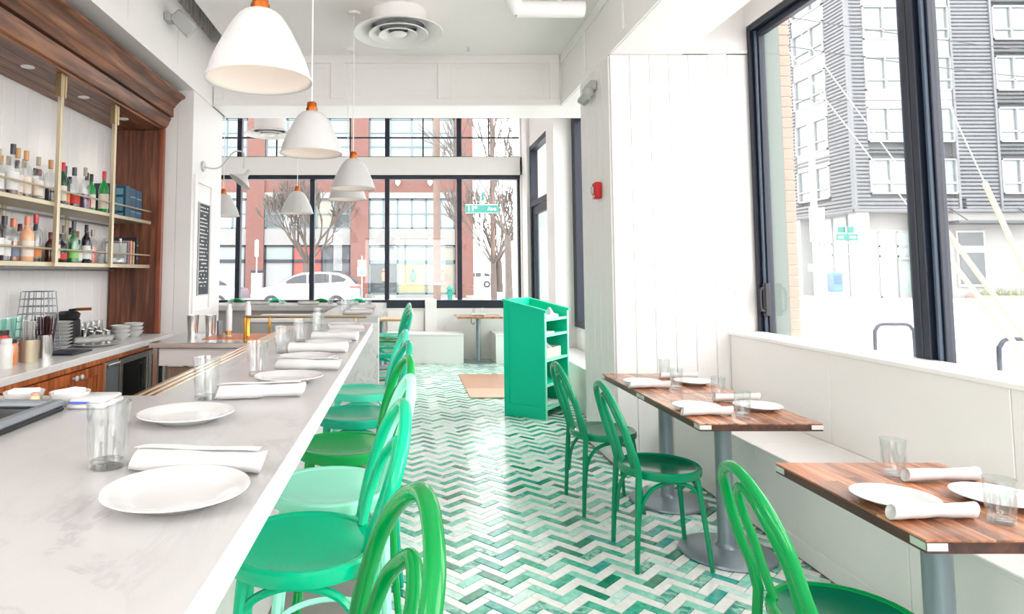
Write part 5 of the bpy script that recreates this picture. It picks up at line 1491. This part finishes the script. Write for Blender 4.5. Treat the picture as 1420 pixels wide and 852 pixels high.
W('side_window', MB().box(32.3, 34.0, YC + .0, YC + .1, .6, 3.9), WFRAME, cb, 0)
W('side_window_pane', MB().box(32.42, 33.88, YC - .02, YC + .0, .75, 2.6).box(32.42, 33.88, YC - .02, YC + .0, 3.0, 3.78), DIMGLASS, cb, 0)
W('canopy', MB().box(31.4, 37.0, YC - 1.3, YC + .1, 4.25, 4.4), CORRD, cb, 0)
W('canopy_rods', MB().tube([(32, YC - 1.2, 4.4), (32, YC + .1, 5.3)], .04, 6).tube([(36, YC - 1.2, 4.4), (36, YC + .1, 5.3)], .04, 6), CORRD, cb)
pb = T('planter_bed', 'brick edged planting bed along the concrete wall across the street', 'planter', (36, 37.4, -.06))
W('kerb', MB().box(32.6, 42, 37.0, 37.9, -.06, .12), BRICKO, pb, 0)
rr = random.Random(2); m_ = MB()
for k in range(160):
    x = rr.uniform(32.7, 41.8); y = rr.uniform(37.1, 37.8); z = .12; l = rr.uniform(.15, .5)
    m_.tube([(x, y, z), (x + rr.uniform(-.1, .1), y, z + l * .6), (x + rr.uniform(-.2, .2), y, z + l)], [.03, .025, .005], 4)
o = W('shrubs', m_, mat('dull_green_shrub', lin(110, 130, 96), .9, var=.3), pb); o['kind'] = 'stuff'

# --- own building: brick pilaster and steel panel beyond the right window
op = T('window_pilaster', 'narrow brick pilaster with green grey metal flashing just outside the right window', 'pilaster', (2.95, 5.1, -.06))
W('metal_flashing', MB().box(2.78, 2.905, 4.93, 5.5, -.06, 4.6), mat('green_grey_flashing', lin(92, 106, 99), .5), op, 0)
W('mortar_core', MB().box(2.905, 2.985, 4.95, 5.5, -.06, 4.6), MORTAR, op, 0)
bm_ = to_mesh('brick', MB().cbox(0, .082, 0, .2, 0, .071, .004), BRICKO, 0)
for k in range(56):
    put('brick', bm_, op, (2.907 - 2.95, 4.938 - 5.1, k * .0815 + .006))

# --- cars
def car(name, lbl, x, y, face, paintm):
    t = T(name, lbl, 'car', (x, y, -.2), 0 if face < 0 else PI)
    # local: nose at -x; side profile in x, z
    low = [(-2.27, .45), (-2.28, .72), (-2.20, .93), (-1.55, 1.04), (-1.15, 1.10), (1.75, 1.16), (2.18, 1.14), (2.27, .95), (2.27, .50), (2.15, .33), (-2.1, .33)]
    m = MB(); n = len(low); rows = []
    for yy, sc in ((-.92, .97), (-.86, 1.0), (.86, 1.0), (.92, .97)):
        rows.append([(px * (sc if abs(yy) > .9 else 1), yy, .33 + (pz - .33) * (sc if abs(yy) > .9 else 1)) for px, pz in low])
    vs = [v for r in rows for v in r]
    fs = [(i * n + k, i * n + (k + 1) % n, (i + 1) * n + (k + 1) % n, (i + 1) * n + k) for i in range(3) for k in range(n)] + [list(range(n)), list(range(3 * n, 4 * n))]
    m.add(vs, fs); L('body', m, paintm, t, 35)
    cab = [(-1.30, 1.08), (-.55, 1.50), (-.15, 1.62), (.6, 1.67), (1.35, 1.62), (1.85, 1.42), (2.12, 1.12)]
    n = len(cab); m = MB(); hw = lambda z: .88 - (z - 1.08) * .36
    vs = [(px, -hw(pz), pz) for px, pz in cab] + [(px, hw(pz), pz) for px, pz in cab]
    fs = [(k, (k + 1) % n, n + (k + 1) % n, n + k) for k in range(n)] + [list(range(n)), list(range(n, 2 * n))]
    m.add(vs, fs); L('cabin', m, paintm, t, 30)
    for s in (-1, 1):
        for w in ([(-1.02, 1.16), (-.50, 1.46), (-.12, 1.55), (.02, 1.55), (.05, 1.18)], [(.12, 1.18), (.10, 1.56), (.6, 1.59), (.98, 1.57), (1.0, 1.2)], [(1.08, 1.21), (1.06, 1.56), (1.35, 1.53), (1.72, 1.36), (1.62, 1.25)]):
            yy = lambda z: s * (hw(z) + .004)
            n = len(w); m = MB().add([(px, yy(pz), pz) for px, pz in w] + [(px, yy(pz) - s * .03, pz) for px, pz in w], [list(range(n)), list(range(n, 2 * n))] + [(k, (k + 1) % n, n + (k + 1) % n, n + k) for k in range(n)])
            L('side_window', m, CARGL, t, 0)
        L('mirror', MB().cbox(-.95, -.78, s * .90 - .1, s * .90 + .1, 1.10, 1.24, .03), paintm, t)
        L('tail_light', MB().cbox(1.85, 2.285, s * .80 - .13, s * .80 + .13, .98, 1.08, .02), TAIL, t)
        L('sill_cladding', MB().cbox(-2.2, 2.2, s * .90 - .04, s * .90 + .04, .28, .44, .02), STEELD, t)
    L('rear_window', MB().prism([(1.70, 1.52), (1.90, 1.42), (2.13, 1.16), (2.06, 1.16)], 1, -.66, .66), CARGL, t, 0)
    L('windscreen', MB().prism([(-1.27, 1.12), (-.56, 1.515), (-.53, 1.48), (-1.2, 1.1)], 1, -.74, .74), CARGL, t, 0)
    for x_ in (-1.40, 1.30):
        for s in (-1, 1):
            rot = Matrix.Translation((x_, s * .80, .35)) @ Matrix.Rotation(PI / 2, 4, 'X')
            L('wheel_arch', MB().lathe([(0, -.09), (.435, -.09), (.435, .09), (0, .09)], 26).xf(Matrix.Translation((x_, s * .86, .40)) @ Matrix.Rotation(PI / 2, 4, 'X')), STEELD, t, 30)
            w = L('wheel', MB().lathe([(.20, -.11), (.33, -.11), (.35, -.08), (.35, .08), (.33, .11), (.20, .11)], 26, close=True).xf(Matrix.Translation((x_, s * .865, .35)) @ Matrix.Rotation(PI / 2, 4, 'X')), TYRE, t, 30)
            m = MB()
            for k in range(7):
                m.box(-.03, .03, .03, .225, .085, .10); m.v[-8:] = [tuple(Matrix.Rotation(2 * PI * k / 7, 4, 'Z') @ Vector(v)) for v in m.v[-8:]]
            m.lathe([(0, .08), (.06, .085), (.06, .105), (0, .108)], 14).lathe([(.20, .07), (.235, .07), (.235, .105), (.20, .105)], 24, close=True)
            if s < 0: pass
            else: m.xf(Matrix.Rotation(PI, 4, 'X'))
            m.xf(Matrix.Translation((x_, s * .865, .35)) @ Matrix.Rotation(PI / 2, 4, 'X'))
            L('rim', m, STEEL, w, 30)
    return t
car('parked_suv', 'white sport utility car parked across the street facing left', -4.18, 28.1, -1, CARW)
car('parked_car', 'silver blue car parked left of the white car, partly behind the pier', -9.25, 28.3, 1, CARS)
car('distant_car', 'small white car far up the side street between the bare trees', 7.6, 72, -1, CARW)

# --- bare trees
def tree(lbl, x, y, h, r, lev, spread, seed, low=.25, fork=3, ln0=.27):
    rr = random.Random(seed); t = T('bare_tree', lbl, 'tree', (x, y, -.06), 0)
    tr_, br = MB(), MB()
    def grow(p, d, ln, rad, k):
        pts = [p]; q = p.copy(); dd = d.copy()
        for i in range(3):
            dd = (dd + Vector((rr.uniform(-.12, .12), rr.uniform(-.12, .12), rr.uniform(-.02, .10)))).normalized()
            q = q + dd * ln / 3; pts.append(q.copy())
        br.tube(pts, [max(q_, .017) for q_ in (rad, rad * .86, rad * .74, rad * .62)], 5 if k < 3 else 4, cap=False)
        if k >= lev: return
        for j in range(rr.choice([2, 3]) if k else fork):
            s_ = pts[rr.choice([2, 3, 3])]
            nd = (dd + Vector((rr.uniform(-1, 1), rr.uniform(-1, 1), rr.uniform(-.15, .7))) * spread).normalized()
            grow(s_, nd, ln * rr.uniform(.62, .85), rad * rr.uniform(.52, .68), k + 1)
    top = Vector((0, 0, h * low))
    tr_.tube([(0, 0, 0), (0.03, 0, h * low * .3), (0, 0.02, h * low)], [r * 1.25, r, r * .95], 10)
    L('trunk', tr_, BARK, t)
    for j in range(8):
        a = 2 * PI * j / 8 + rr.uniform(-.4, .4)
        d = Vector((math.cos(a) * .75, math.sin(a) * .55, 1)).normalized()
        grow(top - Vector((0, 0, .05)), d, h * ln0, r * .36, 1)
    o = L('branches', br, BARK, t); o['kind'] = 'stuff'
    return t
tree('large bare street tree spreading behind the white car', -4.75, 31.5, 8.8, .24, 6, .62, 4, .22, 3, .155)
tree('bare tree with a pale trunk up the side street, left of the others', 4.0, 29.5, 5.4, .13, 5, .34, 9, .35)
tree('dark bare tree close to the pale post at the street corner', 3.95, 25.0, 7.0, .14, 5, .40, 12, .42)
tree('bare tree farther up the side street, at the brick building corner', 7.2, 50, 8, .25, 4, .38, 15, .3)
tree('farthest bare tree up the side street', 11.0, 58, 11, .3, 4, .5, 21, .25)

# --- poles, signs
def pole(name, lbl, cat, x, y, r, h, m, z=-.06, seg=12):
    t = T(name, lbl, cat, (x, y, z)); L('pole', MB().tube([(0, 0, 0), (0, 0, h)], [r, r * .85], seg), m, t); return t
def text_mesh(s, size):
    cu = bpy.data.curves.new('lettering', 'FONT'); cu.body = s; cu.size = size; cu.align_x = 'CENTER'; cu.align_y = 'CENTER'; cu.extrude = .004
    o = bpy.data.objects.new('lettering', cu); COL.objects.link(o)
    bpy.context.view_layer.update()
    me = bpy.data.meshes.new_from_object(o.evaluated_get(bpy.context.evaluated_depsgraph_get()))
    bpy.data.objects.remove(o); me.materials.clear(); me.materials.append(WHITE)
    return me
sp = pole('street_sign', 'green street name sign reading 11th Ave on a pole', 'street sign', 2.08, 17.6, .035, 3.75, mat('pinkish_grey_pole', lin(206, 186, 182), .5))
b_ = L('sign_board', MB().cbox(-.45, .45, -.055, -.035, 3.10, 3.345, .004), SIGNG, sp, 0)
L('sign_border', MB().box(-.445, .445, -.0585, -.055, 3.105, 3.113).box(-.445, .445, -.0585, -.055, 3.332, 3.34), WHITE, b_, 0)
for s_, x, z, sz in (('11', -.30, 3.222, .21), ('th', -.165, 3.265, .11), ('Ave', .27, 3.222, .15)):
    o = put('lettering', text_mesh(s_, sz), b_, (x, -.060, z)); o.rotation_euler = (PI / 2, 0, 0)
L('cross_sign', MB().cbox(-.012, .012, -.45, .42, 3.44, 3.64, .004), SIGNG, sp, 0)
L('top_clamp', MB().cbox(-.05, .05, -.05, .05, 3.345, 3.44, .006), STEEL, sp, 0)
up_ = pole('utility_pole', 'weathered brown utility pole before the shop window', 'pole', 1.27, 26.0, .15, 12, POLEW)
L('pole_band', MB().lathe([(.15, 1.0), (.158, 1.0), (.158, 1.1), (.15, 1.1)], 12, close=True), STEELD, up_)
up2 = pole('corner_post', 'thick pale post at the street corner right of the bare trees', 'pole', 2.60, 15.0, .105, 9, PALEP)
L('post_box', MB().cbox(.11, .17, -.04, .04, 1.2, 1.5, .01), STEELD, up2, 0)
up3 = pole('utility_pole', 'distant utility pole with crossarm above the side street', 'pole', 5.3, 39.2, .16, 12, POLEW)
L('crossarm', MB().box(-1.3, 1.3, -.08, .08, 10.9, 11.1), POLEW, up3, 0)
for k in (-1.1, -.5, .5, 1.1): L('insulator', MB().lathe([(0, 11.1), (.05, 11.1), (.06, 11.2), (0, 11.28)], 8, (k, 0, 0)), STEEL, up3)
pk = pole('parking_sign', 'small white parking sign on a thin pole before the brick pillar', 'sign', -5.6, 24.5, .03, 2.75, PALEP)
L('sign_board', MB().cbox(-.14, .14, -.05, -.03, .98, 1.18, .004), WHITE, pk, 0)
L('upper_sign', MB().cbox(-.07, .07, -.05, -.03, 2.1, 2.7, .004), WHITE, pk, 0)
pk2 = pole('parking_sign', 'yellow and blue parking sign right of the white car', 'sign', -1.83, 27.5, .03, 2.2, PALEP)
L('sign_board', MB().cbox(-.18, .18, -.05, -.03, 1.35, 1.75, .004), WHITE, pk2, 0)
L('blue_patch', MB().box(-.1, .1, -.052, -.05, 1.4, 1.6), solid('sign_blue', (90, 110, 190), .5), pk2, 0)
L('yellow_board', MB().cbox(-.18, .18, -.05, -.03, 1.78, 2.02, .004), solid('sign_yellow', (230, 190, 130), .5), pk2, 0)
ps = T('pay_station', 'dark blue parking pay station left of the white car', 'pay station', (-7.15, 31.5, -.06))
L('cabinet', MB().cbox(-.26, .26, -.2, .2, 0, 1.5, .03), STEELD, ps, 0)
L('solar_cap', MB().cbox(-.3, .3, -.24, .24, 1.5, 1.62, .03), DARK, ps, 0)
hy = T('fire_hydrant', 'green fire hydrant at the foot of the brick corner pillar', 'hydrant', (2.30, 33.6, -.06))
L('barrel', MB().lathe([(0, 0), (.2, 0), (.2, .06), (.13, .08), (.13, .6), (.17, .62), (.15, .72), (.05, .80), (0, .80)], 14), SIGNG, hy)
L('nozzle', MB().tube([(-.22, 0, .45), (.22, 0, .45)], .07, 10).tube([(0, -.24, .4), (0, 0, .4)], .08, 10), SIGNG, hy)
# right-hand corner: pole with bills, green street sign, newspaper box
u4 = pole('utility_pole', 'utility pole covered in paper bills at the right street corner', 'pole', 22.9, 36.2, .18, 11, PALEP)
for z0, z1, w in ((3.2, 5.1, .42), (1.9, 3.0, .26), (.2, 1.3, .25)): L('paper_bill', MB().box(-w, w, -.24, -.2, z0, z1), PAPER, u4, 0)
L('crossing_sign', MB().cbox(-.62, .62, -.26, -.24, 1.55, 1.95, .01), solid('sign_cream', (226, 214, 206), .5), u4, 0)
s4 = pole('street_sign', 'green street sign pair on a thin pole at the right corner', 'street sign', 24.9, 36.6, .05, 4.1, PALEP)
L('sign_board', MB().cbox(-.6, .6, -.08, -.05, 3.3, 3.65, .01), SIGNG, s4, 0); L('cross_sign', MB().cbox(-.42, .5, .05, .08, 3.75, 4.08, .01), SIGNG, s4, 0)
L('lettering', MB().box(-.5, -.2, -.083, -.08, 3.42, 3.53).box(.15, .48, -.083, -.08, 3.42, 3.53), WHITE, s4, 0)
nb = T('newspaper_box', 'blue newspaper box on the sidewalk under the right street sign', 'newspaper box', (23.75, 36.0, -.06), 0)
L('cabinet', MB().cbox(-.29, .29, -.25, .25, .45, 1.5, .04), solid('newspaper_blue', (62, 104, 168), .4), nb, 0)
L('window', MB().box(-.2, .2, -.26, -.25, .85, 1.35), solid('newspaper_blue_dark', (44, 76, 140), .3), nb, 0)
L('stand', MB().cbox(-.24, .24, -.2, .2, .1, .45, .02).box(-.38, .38, -.3, .3, 0, .1), GREYP, nb, 0)
def bike_rack(lbl, x, y):
    t = T('bike_rack', lbl, 'bike rack', (x, y, -.06))
    L('hoop', MB().tube(cr([(-.27, 0, .006), (-.27, 0, .62), (-.25, 0, .72), (-.18, 0, .785), (0, 0, .79), (.18, 0, .785), (.25, 0, .72), (.27, 0, .62), (.27, 0, .006)], 5), .024, 8), DARK, t)
    for s in (-1, 1): L('foot_plate', MB().lathe([(0, 0), (.07, 0), (.07, .012), (0, .012)], 14, (s * .27, 0, 0)), STEELD, t)
bike_rack('curved steel bike rack seen through the nearer part of window left of mullion', 6.72, 9.0)
bike_rack('curved steel bike rack right of the heavy window mullion', 6.60, 7.0)
gw = T('guy_wires', 'tan guy wire guards slanting down outside the right window', 'guy wires', (4.75, 5.0, -.06))
GUY = mat('tan_plastic_guard', lin(188, 174, 150), .6)
for (a, b) in (((4.494, 5, 2.138), (5.35, 5.0, -.05)), ((4.10, 5.02, 1.90), (5.42, 5.02, -.05)), ((4.08, 5.04, 1.74), (5.36, 5.04, -.05))):
    d = (Vector(b) - Vector(a)).normalized()
    g = W('guard', MB().tube([a, b], .018, 8), GUY, gw)
    W('wire', MB().tube([Vector(a), Vector(a) - d * 6], .004, 5), STEEL, g)
for i, (x, y) in enumerate(((1.42, 13.0), (-.39, 13.0))):
    t = T('bistro_table', 'small round pedestal table on the sidewalk outside the far window, %s' % ('right', 'left')[i], 'table', (x, y, -.06))
    L('tabletop', MB().lathe([(0, 1.01), (.2, 1.01), (.205, 1.02), (.2, 1.035), (0, 1.035)], 24), solid('bistro_top', (206, 190, 160), .5), t)
    L('column', MB().lathe([(.16, 0), (.16, .012), (.022, .03), (.022, 1.01), (0, 1.01)], 16), STEEL, t)
# overhead wires across the street
for i, (a, b) in enumerate((((8, 20, 10.2), (48, 30, 11.5)), ((8, 20, 9.2), (48, 30, 10.4)), ((10, 24, 8.0), (50, 30, 12.0)))):
    m_ = MB().tube([Vector(a).lerp(Vector(b), k / 12) - Vector((0, 0, 1.0 * math.sin(PI * k / 12))) for k in range(13)], .016, 5)
    tag(W('overhead_wire', m_, BLACK), 'thin overhead wire crossing before the corrugated building, %s from the top' % ORD[i], 'wire', 'overhead wires')
